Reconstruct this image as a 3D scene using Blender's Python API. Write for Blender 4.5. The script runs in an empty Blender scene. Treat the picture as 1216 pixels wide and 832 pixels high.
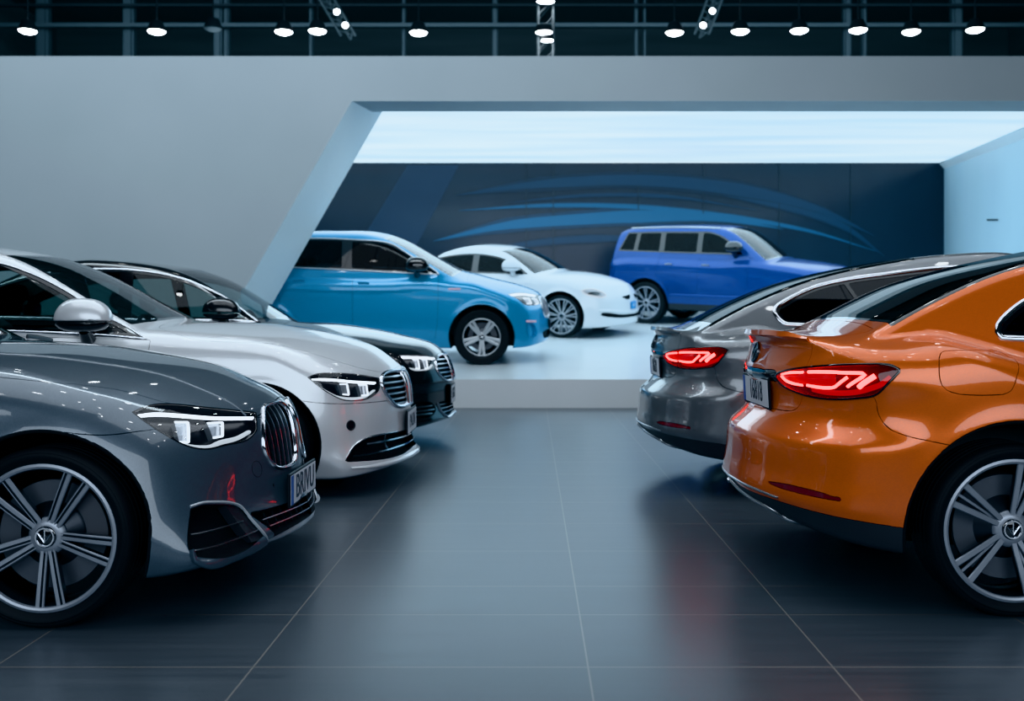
import math, random
import numpy as np

# ------------------------------------------------------------------ tables
def pchip(xs, ys, xq):
    xs = np.asarray(xs, float); ys = np.asarray(ys, float)
    h = np.diff(xs); d = np.diff(ys) / h
    m = np.zeros(len(xs))
    if len(xs) == 2:
        m[:] = d[0]
    else:
        for i in range(1, len(xs) - 1):
            if d[i-1] * d[i] > 0:
                w1 = 2*h[i] + h[i-1]; w2 = h[i] + 2*h[i-1]
                m[i] = (w1 + w2) / (w1/d[i-1] + w2/d[i])
        m[0] = d[0]; m[-1] = d[-1]
    i = np.clip(np.searchsorted(xs, xq) - 1, 0, len(xs) - 2)
    t = (xq - xs[i]) / h[i]
    r = ((1 + 2*t) * (1-t)**2 * ys[i] + t*(1-t)**2 * h[i]*m[i]
         + t*t*(3 - 2*t) * ys[i+1] + t*t*(t-1) * h[i]*m[i+1])
    r = np.where(xq < xs[0], ys[0] + m[0]*(xq - xs[0]), r)
    return np.where(xq > xs[-1], ys[-1] + m[-1]*(xq - xs[-1]), r)

class T:
    """smooth one-dimensional table"""
    def __init__(self, pts, sm=0.03, pad=0.8):
        xs = [p[0] for p in pts]; ys = [p[1] for p in pts]
        st = 0.005
        self.x = np.arange(xs[0] - pad, xs[-1] + pad, st)
        y = pchip(xs, ys, self.x)
        if sm > 0:
            n = int(3*sm/st) + 1
            k = np.exp(-0.5*(np.arange(-n, n+1)*st/sm)**2); k /= k.sum()
            y = np.convolve(np.pad(y, n, mode='edge'), k, mode='valid')
        self.y = y
    def __call__(self, q):
        return np.interp(q, self.x, self.y)

def smax(a, b, k):
    h = np.maximum(k - np.abs(a - b), 0.0)
    return np.maximum(a, b) + h*h/(4*k)
def smin(a, b, k):
    return -smax(-a, -b, k)
def sstep(a, b, x):
    t = np.clip((x - a)/(b - a), 0, 1)
    return t*t*(3 - 2*t)

# ------------------------------------------------------------------ car surface as an implicit function
class CarField:
    def __init__(self, **p):
        self.__dict__.update(p)
        for k in ('D', 'C', 'N', 'R', 'Pf', 'Pr', 'W', 'S', 'Zb', 'Zl', 'Wc', 'CR'):
            v = p[k]
            sm = self.sm.get(k, 0.03)
            setattr(self, 't' + k, T(v, sm, 3.0 if k == 'C' else 0.8))
        self.hx = self.L/2
    def f(self, x, y, z):
        L = self.L
        xb = L/2 - x
        ay = np.sqrt(y*y + 1e-6)
        pf = self.tPf(ay); pr = self.tPr(ay)
        wF = 1 - sstep(0.15, 1.15, xb); wR = 1 - sstep(0.1, 0.9, L - xb)
        xe = xb - pf*wF + pr*wR
        # lower body
        deck = self.tD(xe) - self.tCR(xb)*(ay/0.8)**2
        slope = (self.tD(xb + 0.02) - self.tD(xb - 0.02))/0.04
        f_top = (z - deck)/np.sqrt(1 + np.minimum(slope*slope, 4.0))
        side = self.tW(xb) - self.tS(z - self.tZl(xb))
        for xw in (self.xf, self.xr):
            r = np.sqrt((xb - xw)**2 + (z - self.zw)**2)
            side = side + self.flare*np.exp(-(np.maximum(r - self.Ra, 0)/0.055)**2)*sstep(self.Ra - 0.1, self.Ra, r)
        f_side = ay - side
        f_front = (self.tN(z) + pf*np.clip(1 + self.pz*(z - 0.68), 0.55, 1.12) - xb)
        f_rear = (self.tR(z) - (L - pr - xb))
        f_bot = self.tZb(xb) - z
        lo = smax(f_front, f_side, self.kfs)
        lo = smax(lo, smax(f_rear, f_side, self.krs), 0.02)
        lo = smax(lo, f_top, self.ktop(xb) if callable(self.ktop) else self.ktop)
        lo = smax(lo, f_bot, 0.03)
        # cabin
        q = self.qf + (-self.qr - self.qf)*sstep(self.xm - 0.5, self.xm + 0.5, xb)
        xc = xb - q*ay*ay
        ct = self.tC(xc) - self.croof*(ay/0.6)**2
        sl = (self.tC(xb + 0.02) - self.tC(xb - 0.02))/0.04
        f_ct = (z - ct)/np.sqrt(1 + np.minimum(sl*sl, 9.0))
        f_cs = (ay - self.tWc(xb) + self.tum*(z - self.zb) + self.tum2*(z - self.zb)**2)*0.92
        cab = smax(f_cs, f_ct, self.kroof)
        cab = smax(cab, np.maximum(deck - 0.12, self.zb - 0.35) - z, 0.02)
        cab = smax(cab, np.maximum(f_rear, f_front) + 0.01, 0.02)
        b = smin(lo, cab, self.kblend)
        # wheel arches
        for xw in (self.xf, self.xr):
            r = np.sqrt((xb - xw)**2 + (z - self.zw)**2)
            c = np.maximum(r - self.Ra, self.inner - ay)
            b = smax(b, -c, 0.012)
        return b
    def grad(self, V, e=0.0015):
        x, y, z = V[:, 0], V[:, 1], V[:, 2]
        g = np.stack([self.f(x+e, y, z) - self.f(x-e, y, z),
                      self.f(x, y+e, z) - self.f(x, y-e, z),
                      self.f(x, y, z+e) - self.f(x, y, z-e)], 1)/(2*e)
        return g
    def normal(self, V):
        g = self.grad(V)
        return g/np.maximum(np.linalg.norm(g, axis=1, keepdims=True), 1e-9)
    def project(self, V, it=3):
        V = V.copy()
        for _ in range(it):
            g = self.grad(V); v = self.f(V[:, 0], V[:, 1], V[:, 2])
            V -= g*np.clip(v/np.maximum((g*g).sum(1), 0.05), -0.02, 0.02)[:, None]
        return V
    # coordinates of the flat views used to lay out panels and lamps
    def st(self, V, proj):
        xb = self.L/2 - V[:, 0]; ay = np.abs(V[:, 1])
        if proj == 'side': return np.stack([xb, V[:, 2]], 1)
        if proj in ('front', 'rear'): return np.stack([ay, V[:, 2]], 1)
        if proj == 'top': return np.stack([xb, ay], 1)
        if proj == 'fc': return np.stack([(xb + ay)*0.70710678, V[:, 2]], 1)
        if proj == 'rc': return np.stack([(self.L - xb + ay)*0.70710678, V[:, 2]], 1)
    def dirs(self, proj):
        r = 0.70710678
        return {'side': (0, 1, 0), 'front': (1, 0, 0), 'rear': (-1, 0, 0), 'top': (0, 0, 1),
                'fc': (r, r, 0), 'rc': (-r, r, 0)}[proj]
    def surf(self, P, proj, sign=-1):
        """points of a flat view -> points on the skin (sign -1: right side, +1: left side)"""
        P = np.asarray(P, float).reshape(-1, 2)
        d = np.array(self.dirs(proj), float)
        L = self.L; r = 0.70710678
        if proj == 'side': O = np.stack([L/2 - P[:, 0], np.full(len(P), 1.6), P[:, 1]], 1)
        elif proj == 'front': O = np.stack([np.full(len(P), L/2 + 0.4), P[:, 0], P[:, 1]], 1)
        elif proj == 'rear': O = np.stack([np.full(len(P), -L/2 - 0.4), P[:, 0], P[:, 1]], 1)
        elif proj == 'top': O = np.stack([L/2 - P[:, 0], P[:, 1], np.full(len(P), 2.2)], 1)
        elif proj == 'fc':
            s = P[:, 0]/r           # xb + ay = s ; start outside on the diagonal
            xb = (s - 2.4)/2; ay = s - xb
            O = np.stack([L/2 - xb, ay, P[:, 1]], 1)
        else:
            s = P[:, 0]/r
            xq = (s - 2.4)/2; ay = s - xq
            O = np.stack([-L/2 + xq, ay, P[:, 1]], 1)
        st = 0.02
        ts = np.arange(130)*st
        G = O[:, None, :] - d*ts[None, :, None]
        v = self.f(G[..., 0], G[..., 1], G[..., 2])
        neg = v < 0
        hit = neg.any(1)
        # a line that passes by the skin takes its nearest point
        k = np.where(hit, neg.argmax(1), v.argmin(1))
        t = ts[k]
        miss = O - d*t[:, None]
        lo = t - st; hi = t.copy()
        for _ in range(24):
            mid = 0.5*(lo + hi); Q = O - d*mid[:, None]
            v = self.f(Q[:, 0], Q[:, 1], Q[:, 2])
            hi = np.where(v < 0, mid, hi); lo = np.where(v < 0, lo, mid)
        Q = O - d*hi[:, None]
        if not hit.all():
            mq = miss[~hit]
            for _ in range(6): mq = self.project(mq, 2)
            Q[~hit] = mq
        n = self.normal(Q)
        Q[:, 1] *= sign; n[:, 1] *= sign
        return Q, n

# ------------------------------------------------------------------ surface nets
def surface_nets(f, lo, hi, h):
    nx, ny, nz = [int(math.ceil((hi[i]-lo[i])/h)) + 1 for i in range(3)]
    X = (lo[0] + h*np.arange(nx))[:, None, None]
    Y = (lo[1] + h*np.arange(ny))[None, :, None]
    Z = (lo[2] + h*np.arange(nz))[None, None, :]
    F = np.broadcast_to(f(X, Y, Z), (nx, ny, nz)).astype(np.float32)
    S = F < 0
    c = S[:-1, :-1, :-1].astype(np.int8)
    cnt = np.zeros_like(c)
    for a in (0, 1):
        for b in (0, 1):
            for d in (0, 1):
                cnt += S[a:nx-1+a, b:ny-1+b, d:nz-1+d]
    act = (cnt > 0) & (cnt < 8)
    I = np.argwhere(act)
    idx = np.full(act.shape, -1, np.int32); idx[act] = np.arange(len(I))
    acc = np.zeros((len(I), 3)); num = np.zeros(len(I))
    corners = [(a, b, d) for a in (0, 1) for b in (0, 1) for d in (0, 1)]
    vals = {cn: F[I[:, 0]+cn[0], I[:, 1]+cn[1], I[:, 2]+cn[2]] for cn in corners}
    for cn in corners:
        for ax in range(3):
            if cn[ax] == 0:
                c2 = list(cn); c2[ax] = 1; c2 = tuple(c2)
                a, b = vals[cn], vals[c2]
                m = (a < 0) != (b < 0)
                t = np.where(m, a/np.where(m, a - b, 1), 0)
                p = np.tile(np.array(cn, float), (len(I), 1)); p[:, ax] = t
                acc[m] += p[m]; num[m] += 1
    V = np.array(lo) + h*(I + acc/num[:, None])
    Q = []
    for ax in range(3):
        o1, o2 = [(1, 2), (2, 0), (0, 1)][ax]
        sl0 = [slice(None)]*3; sl1 = [slice(None)]*3
        sl0[ax] = slice(0, -1); sl1[ax] = slice(1, None)
        A, B = S[tuple(sl0)], S[tuple(sl1)]
        E = np.argwhere(A != B)
        ok = (E[:, o1] > 0) & (E[:, o2] > 0) & (E[:, o1] < S.shape[o1]-1) & (E[:, o2] < S.shape[o2]-1)
        E = E[ok]
        ins = A[E[:, 0], E[:, 1], E[:, 2]]
        def cell(d1, d2):
            C = E.copy(); C[:, o1] -= d1; C[:, o2] -= d2
            return idx[C[:, 0], C[:, 1], C[:, 2]]
        q = np.stack([cell(1, 1), cell(0, 1), cell(0, 0), cell(1, 0)], 1)
        q[~ins] = q[~ins][:, ::-1]
        Q.append(q)
    return V, np.concatenate(Q)

# ------------------------------------------------------------------ outlines
def smooth_outline(pts, closed=True, n=7):
    """pts: (s,t) or (s,t,1) where 1 marks a sharp corner -> dense polyline"""
    P = [np.array(p[:2], float) for p in pts]; K = [len(p) > 2 and p[2] for p in pts]
    m = len(P); out = []
    for i in range(m if closed else m - 1):
        p1, p2 = P[i], P[(i+1) % m]
        if K[i] or (not closed and i == 0): p0 = p1 - (p2 - p1)*0.5
        else: p0 = P[i-1]
        j = (i+1) % m
        if K[j] or (not closed and j == m-1): p3 = p2 + (p2 - p1)*0.5
        else: p3 = P[(i+2) % m]
        for k in range(n):
            t = k/n
            # centripetal-ish tangents keep the curve tight
            d1 = np.linalg.norm(p2-p1) + 1e-9
            t1 = (p2 - p0)/(np.linalg.norm(p1-p0) + d1)*d1
            t2 = (p3 - p1)/(np.linalg.norm(p3-p2) + d1)*d1
            out.append((2*t**3-3*t*t+1)*p1 + (t**3-2*t*t+t)*t1 + (-2*t**3+3*t*t)*p2 + (t**3-t*t)*t2)
    if not closed: out.append(P[-1])
    return np.array(out)

def poly_sd(P, poly):
    """signed distance (negative inside) of points P to a closed polygon"""
    res = np.full(len(P), 9.0)
    lo = poly.min(0) - 0.12; hi = poly.max(0) + 0.12
    m = ((P >= lo) & (P <= hi)).all(1)
    q = P[m]
    if len(q) == 0: return res
    d2 = np.full(len(q), 1e9); ins = np.zeros(len(q), bool)
    n = len(poly)
    for i in range(n):
        a = poly[i]; b = poly[(i+1) % n]
        e = b - a; L2 = (e*e).sum()
        if L2 < 1e-12: continue
        w = q - a
        t = np.clip((w @ e)/L2, 0, 1)
        r = w - t[:, None]*e
        d2 = np.minimum(d2, (r*r).sum(1))
        c = (a[1] > q[:, 1]) != (b[1] > q[:, 1])
        xi = a[0] + (q[:, 1]-a[1])*(b[0]-a[0])/(b[1]-a[1] + (1e-15 if abs(b[1]-a[1]) < 1e-15 else 0))
        ins ^= c & (q[:, 0] < xi)
    d = np.sqrt(d2)
    res[m] = np.where(ins, -d, d)
    return res

# ------------------------------------------------------------------ skin that can be cut along outlines
class Skin:
    def __init__(self, fld, h, margin=0.06):
        self.f = fld
        lo = (-fld.L/2 - margin, -fld.wmax - margin, fld.zmin - margin)
        hi = (fld.L/2 + margin, fld.wmax + margin, fld.zmax + margin)
        # keep the grid symmetric about y=0
        ny = math.ceil(hi[1]/h); lo = (lo[0], -(ny+0.5)*h, lo[2]); hi = (hi[0], (ny+0.5)*h, hi[2])
        V, Q = surface_nets(fld.f, lo, hi, h)
        self.V = fld.project(V, 4)
        self.Q = Q; self.tQ = np.zeros(len(Q), np.int32)
        self.P = []; self.tP = []
        self.names = {'body': 0}
    def cut(self, name, gfun, where, src=(0,)):
        """faces where gfun<0 (and where(centroid, normal)) become region `name`"""
        tag = self.names.setdefault(name, len(self.names))
        V = self.V
        gv = gfun(V)
        gv = np.where(np.abs(gv) < 2e-4, np.where(gv < 0, -2e-4, 2e-4), gv)
        neg = gv < 0
        src_t = [self.names[s] if isinstance(s, str) else s for s in src]
        Q = self.Q
        nq = neg[Q].sum(1)
        cand = np.isin(self.tQ, src_t) & (nq > 0)
        ci = np.nonzero(cand)[0]
        if len(ci):
            c = V[Q[ci]].mean(1)
            nn = np.cross(V[Q[ci, 2]] - V[Q[ci, 0]], V[Q[ci, 3]] - V[Q[ci, 1]])
            nn /= np.maximum(np.linalg.norm(nn, axis=1, keepdims=True), 1e-12)
            ok = where(c, nn)
            ci = ci[ok]
        full = ci[nq[ci] == 4]; mix = ci[nq[ci] < 4]
        self.tQ[full] = tag
        newV = []; ecut = {}
        def cutv(a, b):
            k = (a, b) if a < b else (b, a)
            if k not in ecut:
                t = gv[a]/(gv[a] - gv[b])
                newV.append(V[a] + t*(V[b] - V[a])); ecut[k] = len(V) + len(newV) - 1
            return ecut[k]
        def split(loop):
            A, B = [], []
            n = len(loop)
            for i in range(n):
                a = loop[i]; b = loop[(i+1) % n]
                (A if neg[a] else B).append(a)
                if neg[a] != neg[b]:
                    c = cutv(a, b); A.append(c); B.append(c)
            return A, B
        newP, newT = [], []
        for i in mix:
            A, B = split([int(v) for v in Q[i]])
            newP += [A, B]; newT += [tag, int(self.tQ[i])]
        keepP, keepT = [], []
        if self.P:
            flat = np.fromiter((v for p in self.P for v in p), np.int64)
            ln = np.fromiter((len(p) for p in self.P), np.int64); st = np.r_[0, np.cumsum(ln)[:-1]]
            cnt = np.add.reduceat(neg[flat].astype(np.int64), st)
            cand = np.nonzero((cnt > 0) & np.isin(np.array(self.tP), src_t))[0]
            act = set()
            if len(cand):
                cen = np.add.reduceat(V[flat], st, axis=0)[cand]/ln[cand][:, None]
                f0, f1, f2 = V[flat[st[cand]]], V[flat[st[cand]+1]], V[flat[st[cand]+2]]
                f3 = V[flat[st[cand]+np.minimum(3, ln[cand]-1)]]
                pn = np.cross(f1 - f0, f2 - f0) + np.cross(f2 - f0, f3 - f0)
                pn /= np.maximum(np.linalg.norm(pn, axis=1, keepdims=True), 1e-12)
                act = set(cand[where(cen, pn)].tolist())
            for i, p in enumerate(self.P):
                if i in act:
                    if cnt[i] == ln[i]: keepP.append(p); keepT.append(tag)
                    else:
                        A, B = split(p); newP += [A, B]; newT += [tag, self.tP[i]]
                else:
                    keepP.append(p); keepT.append(self.tP[i])
        # keep neighbours that share a split edge watertight
        alive = np.ones(len(Q), bool); alive[mix] = False
        if ecut:
            ev = np.zeros(len(V), bool)
            for a, b in ecut: ev[a] = ev[b] = True
            near = np.nonzero(alive & (ev[Q].sum(1) >= 2))[0]
            def insert(p):
                out = []; ch = False; n = len(p)
                for i in range(n):
                    a = p[i]; b = p[(i+1) % n]; out.append(a)
                    k = (a, b) if a < b else (b, a)
                    if k in ecut: out.append(ecut[k]); ch = True
                return out, ch
            for i in near:
                o, ch = insert([int(v) for v in Q[i]])
                if ch:
                    alive[i] = False; newP.append(o); newT.append(int(self.tQ[i]))
            if keepP:
                flat = np.fromiter((v for p in keepP for v in p), np.int64)
                ln = np.fromiter((len(p) for p in keepP), np.int64); st = np.r_[0, np.cumsum(ln)[:-1]]
                for i in np.nonzero(np.add.reduceat(ev[flat].astype(np.int64), st) >= 2)[0]:
                    keepP[i] = insert(keepP[i])[0]
        self.Q = Q[alive]; self.tQ = self.tQ[alive]
        self.P = keepP + [p for p in newP if len(p) > 2]
        self.tP = keepT + [t for p, t in zip(newP, newT) if len(p) > 2]
        if newV:
            nv = self.f.project(np.array(newV), 2)
            self.V = np.concatenate([V, nv])
    def cut_poly(self, name, proj, poly, src=(0,), side=None, grow=0.0, smooth=True, xlim=None, nmin=0.12):
        pl = smooth_outline(poly) if smooth else np.array([p[:2] for p in poly], float)
        d = np.array(self.f.dirs(proj), float)
        L = self.f.L
        def g(V): return poly_sd(self.f.st(V, proj), pl) - grow
        def where(c, n):
            nn = n.copy(); nn[:, 1] *= np.sign(c[:, 1])
            ok = nn @ d > nmin
            xb = L/2 - c[:, 0]
            if proj in ('front', 'fc'): ok &= xb < 1.3
            if proj in ('rear', 'rc'): ok &= xb > L - 1.3
            if side: ok &= np.sign(c[:, 1]) == side
            if xlim: ok &= (xb > xlim[0]) & (xb < xlim[1])
            return ok
        self.cut(name, g, where, src)
    def extract(self, name, side=None, minf=1):
        t = self.names[name]
        q = self.Q[self.tQ == t]; ps = [p for p, tt in zip(self.P, self.tP) if tt == t]
        faces = [list(map(int, r)) for r in q] + ps
        if side:
            faces = [p for p in faces if self.V[p[0], 1] + self.V[p[len(p)//2], 1] > 0] if side > 0 else [p for p in faces if self.V[p[0], 1] + self.V[p[len(p)//2], 1] <= 0]
        return self.compact(faces)
    def compact(self, faces):
        used = sorted({v for p in faces for v in p})
        mp = {v: i for i, v in enumerate(used)}
        return self.V[used], [[mp[v] for v in p] for p in faces]

def boundary_edges(faces):
    E = {}
    for p in faces:
        n = len(p)
        for i in range(n):
            a, b = p[i], p[(i+1) % n]
            if (b, a) in E: del E[(b, a)]
            else: E[(a, b)] = 1
    return list(E)
# ------------------------------------------------------------------ car shapes (metres; xb = distance behind the nose)
def car_params(**over):
    p = dict(
        L=4.95, wmax=1.0, zmin=0.1, zmax=1.55, xf=0.83, xr=3.95, zw=0.345, Ra=0.40, Rt=0.345, inner=0.52, flare=0.012,
        pz=0.35, kfs=0.14, krs=0.12, ktop=0.085, kroof=0.10, kblend=0.05, qf=0.22, qr=0.25, xm=2.9, croof=0.035, tum=0.40, tum2=0.12, zb=0.95,
        sm={'S': 0.025, 'N': 0.02, 'R': 0.02, 'D': 0.04, 'C': 0.07, 'Pf': 0.04, 'Pr': 0.04, 'W': 0.1, 'Zb': 0.05, 'Zl': 0.1, 'Wc': 0.1, 'CR': 0.15},
        W=[(0, .90), (.5, .925), (1, .93), (3.2, .93), (4.2, .92), (4.95, .88)],
        Pf=[(0, 0), (.2, .025), (.4, .09), (.6, .18), (.75, .285), (.86, .40), (.95, .56)],
        Pr=[(0, 0), (.2, .012), (.4, .05), (.6, .12), (.75, .20), (.86, .30), (.95, .45)],
        S=[(-.78, .12), (-.68, .055), (-.5, .012), (-.35, 0), (-.2, .003), (-.08, .018), (0, .04), (.1, .10), (.25, .23)],
        Zl=[(0, .84), (1.5, .86), (3.5, .90), (4.95, .92)],
        Zb=[(0, .25), (.2, .22), (.45, .18), (1, .17), (4.2, .19), (4.6, .22), (4.95, .30)],
        Wc=[(1.2, .72), (1.8, .79), (2.5, .82), (3.5, .80), (4.4, .70)],
        CR=[(0, .09), (1.3, .09), (1.8, .05), (3.8, .05), (4.95, .06)],
        D=[(0, .70), (.10, .80), (.17, .835), (.24, .866), (.486, .965), (.77, 1.02), (1.1, 1.064), (1.5, 1.085), (2.2, 1.0), (3.5, 1.0), (4.2, 1.06), (4.95, 1.0)],
        C=[(1.48, 1.07), (1.9, 1.27), (2.2, 1.40), (2.5, 1.47), (2.95, 1.49), (3.4, 1.45), (3.9, 1.28), (4.3, 1.09)],
        N=[(.1, .06), (.2, .035), (.26, 0), (.32, .02), (.40, .048), (.5, .058), (.6, .068), (.7, .084), (.8, .112), (.9, .2)],
        R=[(.2, .12), (.33, .05), (.43, 0), (.6, .02), (.7, .06), (.9, .09), (1.1, .11), (1.3, .14)])
    for k, v in over.items():
        if k == 'sm': p['sm'].update(v)
        else: p[k] = v
    return p

CARS = {}
# dark grey saloon, front left.  pos = (world x of nose, world y of centre line, world z of ground, yaw, tilt)
CARS['A'] = dict(pos=(-1.03, 4.74, 0.0, 0.0, 0.0), p=car_params(pz=0.95, Pf=[(0, 0), (.1, .010), (.2, .035), (.4, .105), (.6, .19), (.75, .29), (.86, .40), (.95, .56)]))
# pearl white saloon behind it
CARS['B'] = dict(pos=(-0.855, 7.53, 0.0, 0.0, 0.0), p=car_params(
    L=5.1, xf=.945, xr=4.0, zmax=1.78, Rt=.35, zw=.35, Ra=.405, xm=3.4, zb=1.08, tum=.33, tum2=.1, kroof=.07, croof=.025,
    W=[(0, .90), (.5, .925), (1, .93), (3.2, .93), (4.2, .92), (5.1, .88)],
    S=[(-.9, .10), (-.8, .06), (-.62, .012), (-.42, 0), (-.22, .006), (-.08, .02), (0, .04), (.1, .09), (.25, .2)],
    Zl=[(0, .90), (1.5, .98), (3.5, 1.0), (5.1, .98)],
    Zb=[(0, .17), (.2, .15), (.5, .12), (1, .15), (4.2, .18), (4.7, .22), (5.1, .32)],
    D=[(0, .72), (.06, .80), (.12, .863), (.225, .935), (.425, 1.02), (.557, 1.062), (.858, 1.125), (1.17, 1.155), (1.6, 1.165), (2.4, 1.08), (3.6, 1.08), (4.3, 1.14), (5.1, 1.08)],
    N=[(.05, .09), (.13, .03), (.2, 0), (.24, .008), (.30, .035), (.36, .045), (.52, .048), (.58, .052), (.72, .066), (.82, .10), (.92, .2)],
    C=[(1.62, 1.13), (1.9, 1.27), (2.3, 1.48), (2.6, 1.615), (2.85, 1.68), (3.15, 1.715), (3.5, 1.70), (4.0, 1.55), (4.6, 1.20)],
    Wc=[(1.2, .74), (1.8, .80), (2.5, .83), (3.5, .81), (4.6, .70)]))
# black saloon at the back left
CARS['C'] = dict(pos=(-0.735, 9.70, 0.0, 0.0, 0.0), p=car_params(
    L=5.1, xf=.98, xr=4.05, zmax=1.8, Rt=.36, zw=.36, Ra=.415, xm=3.3, zb=1.10, tum=.33, tum2=.1, kroof=.07, croof=.025,
    W=[(0, .90), (.5, .925), (1, .93), (3.2, .93), (4.2, .92), (5.1, .88)],
    S=[(-.9, .10), (-.8, .06), (-.62, .012), (-.42, 0), (-.22, .006), (-.08, .02), (0, .04), (.1, .09), (.25, .2)],
    Zl=[(0, .90), (1.5, 1.0), (3.5, 1.02), (5.1, 1.0)],
    Zb=[(0, .26), (.2, .24), (.5, .20), (1, .19), (4.2, .2), (4.7, .24), (5.1, .34)],
    D=[(0, .76), (.05, .84), (.10, .888), (.226, .965), (.5, 1.04), (.8, 1.105), (1.23, 1.16), (1.6, 1.17), (2.4, 1.1), (3.6, 1.1), (4.3, 1.16), (5.1, 1.1)],
    N=[(.1, .06), (.2, .03), (.28, 0), (.33, .02), (.4, .03), (.54, .03), (.6, .01), (.76, .035), (.86, .065), (.96, .15)],
    C=[(1.54, 1.17), (1.9, 1.39), (2.25, 1.59), (2.6, 1.69), (2.95, 1.73), (3.3, 1.745), (3.8, 1.68), (4.3, 1.48), (4.8, 1.2)],
    Wc=[(1.2, .74), (1.8, .80), (2.5, .83), (3.5, .81), (4.6, .70)]))

def rear_saloon(L=4.85, C=None, **k):
    r = lambda pts: [(L - a, b) for a, b in reversed(pts)]
    return car_params(L=L, xf=.88, xr=L-.955, zmax=1.75, Rt=.343, zw=.343, Ra=.425, xm=2.6, zb=1.0, wmax=1.0, qr=.07, kroof=.05, croof=.012, tum=.36, ktop=(lambda xb: .085 - .06*sstep(L - 1.0, L - .45, xb)),
        W=[(0, .88), (.6, .925), (1.2, .935), (3.2, .935), (4.0, .94), (4.85, .90)],
        S=[(-.85, .10), (-.75, .06), (-.55, .02), (-.38, .004), (-.25, 0), (-.14, .003), (-.06, .012), (0, .03), (.04, .072), (.08, .17), (.125, .34), (.2, .6), (.35, .95)],
        Zl=[(0, .86), (1.3, .96), (2.6, 1.03), (3.6, 1.055), (3.9, 1.055), (4.3, 1.005), (4.55, .968), (4.85, .955)],
        Pr=[(0, 0), (.2, .012), (.4, .05), (.6, .125), (.75, .215), (.86, .32), (.94, .46)],
        Zb=r([(0, .36), (.05, .34), (.15, .31), (.3, .27), (.5, .24), (.9, .2), (3.8, .18), (L, .25)]),
        R=[(.2, .16), (.3, .07), (.36, .035), (.42, 0), (.46, .004), (.52, .015), (.62, .022), (.665, .03), (.70, .075), (.74, .115), (.80, .138), (.86, .135), (.92, .108), (1.0, .130), (1.07, .145), (1.11, .122), (1.16, .128), (1.3, .16)],
        D=r([(0, 1.10), (.09, 1.125), (.13, 1.128), (.2, 1.122), (.32, 1.128), (.55, 1.155), (.8, 1.12), (1.3, 1.02), (3.0, 1.0), (3.4, 1.08), (3.8, 1.05), (4.3, .96), (4.65, .84), (L, .7)]),
        C=r(C or [(.42, 1.115), (.50, 1.168), (.7, 1.272), (.98, 1.392), (1.39, 1.495), (1.7, 1.55), (2.1, 1.575), (2.5, 1.54), (2.9, 1.40), (3.4, 1.09)]),
        CR=r([(0, .055), (.3, .045), (.55, .03), (.8, .05), (1.2, .06), (2.6, .05), (3.5, .08), (L, .09)]),
        Wc=r([(.3, .70), (.8, .76), (1.4, .80), (2.4, .82), (3.3, .76)]), sm={'D': .025, 'R': .015}, **k)
CARS['D'] = dict(pos=(5.80, 4.89, 0.0, 0.0, 0.0), p=rear_saloon())
CARS['E'] = dict(pos=(5.635, 7.55, 0.0, 0.0, 0.0), p=rear_saloon(
    C=[(.36, 1.135), (.5, 1.215), (.74, 1.33), (1.09, 1.465), (1.54, 1.57), (2.0, 1.635), (2.5, 1.66), (2.9, 1.59), (3.3, 1.40), (3.8, 1.1)]))
SLOPE = 0.09
def ramp_z(y): return 1.17 - 0.784 + SLOPE*(y - 13.6)
TILT = math.atan(SLOPE)
# light blue crossover on the stand
CARS['F'] = dict(pos=(0.28, 15.98, None, 0.0, TILT), p=car_params(
    L=5.3, xf=1.03, xr=4.25, zmax=2.08, wmax=1.06, Rt=.415, zw=.415, Ra=.48, xm=3.4, zb=1.35, inner=.6, tum=.30, qf=.16, qr=.1, kroof=.12,
    W=[(0, .94), (.5, .97), (1, .98), (3.2, .98), (4.2, .97), (5.3, .92)],
    Pf=[(0, 0), (.2, .02), (.4, .07), (.6, .15), (.75, .24), (.86, .34), (.98, .52)],
    S=[(-1.0, .10), (-.86, .05), (-.7, .012), (-.5, 0), (-.3, .004), (-.1, .016), (0, .035), (.1, .085), (.25, .19)],
    Zl=[(0, 1.0), (1.5, 1.22), (3.5, 1.28), (5.3, 1.28)],
    Zb=[(0, .30), (.2, .28), (.5, .25), (1, .24), (4.4, .25), (4.9, .30), (5.3, .4)],
    D=[(0, .85), (.06, .925), (.18, 1.03), (.49, 1.15), (.89, 1.25), (1.3, 1.34), (1.8, 1.34), (2.6, 1.3), (4.6, 1.35), (5.3, 1.3)],
    N=[(.2, .06), (.32, .01), (.45, 0), (.62, .01), (.8, .03), (.92, .06), (1.05, .12)],
    R=[(.3, .12), (.5, 0), (.8, .02), (1.2, .06), (1.6, .2), (2.0, .45)],
    C=[(1.32, 1.34), (1.6, 1.49), (1.88, 1.645), (2.22, 1.83), (2.46, 1.92), (2.86, 1.985), (3.6, 1.995), (4.3, 1.94), (4.8, 1.80), (5.1, 1.5), (5.3, 1.2)],
    Wc=[(1.2, .82), (1.8, .87), (2.5, .89), (4.0, .88), (5.2, .78)]))
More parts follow.
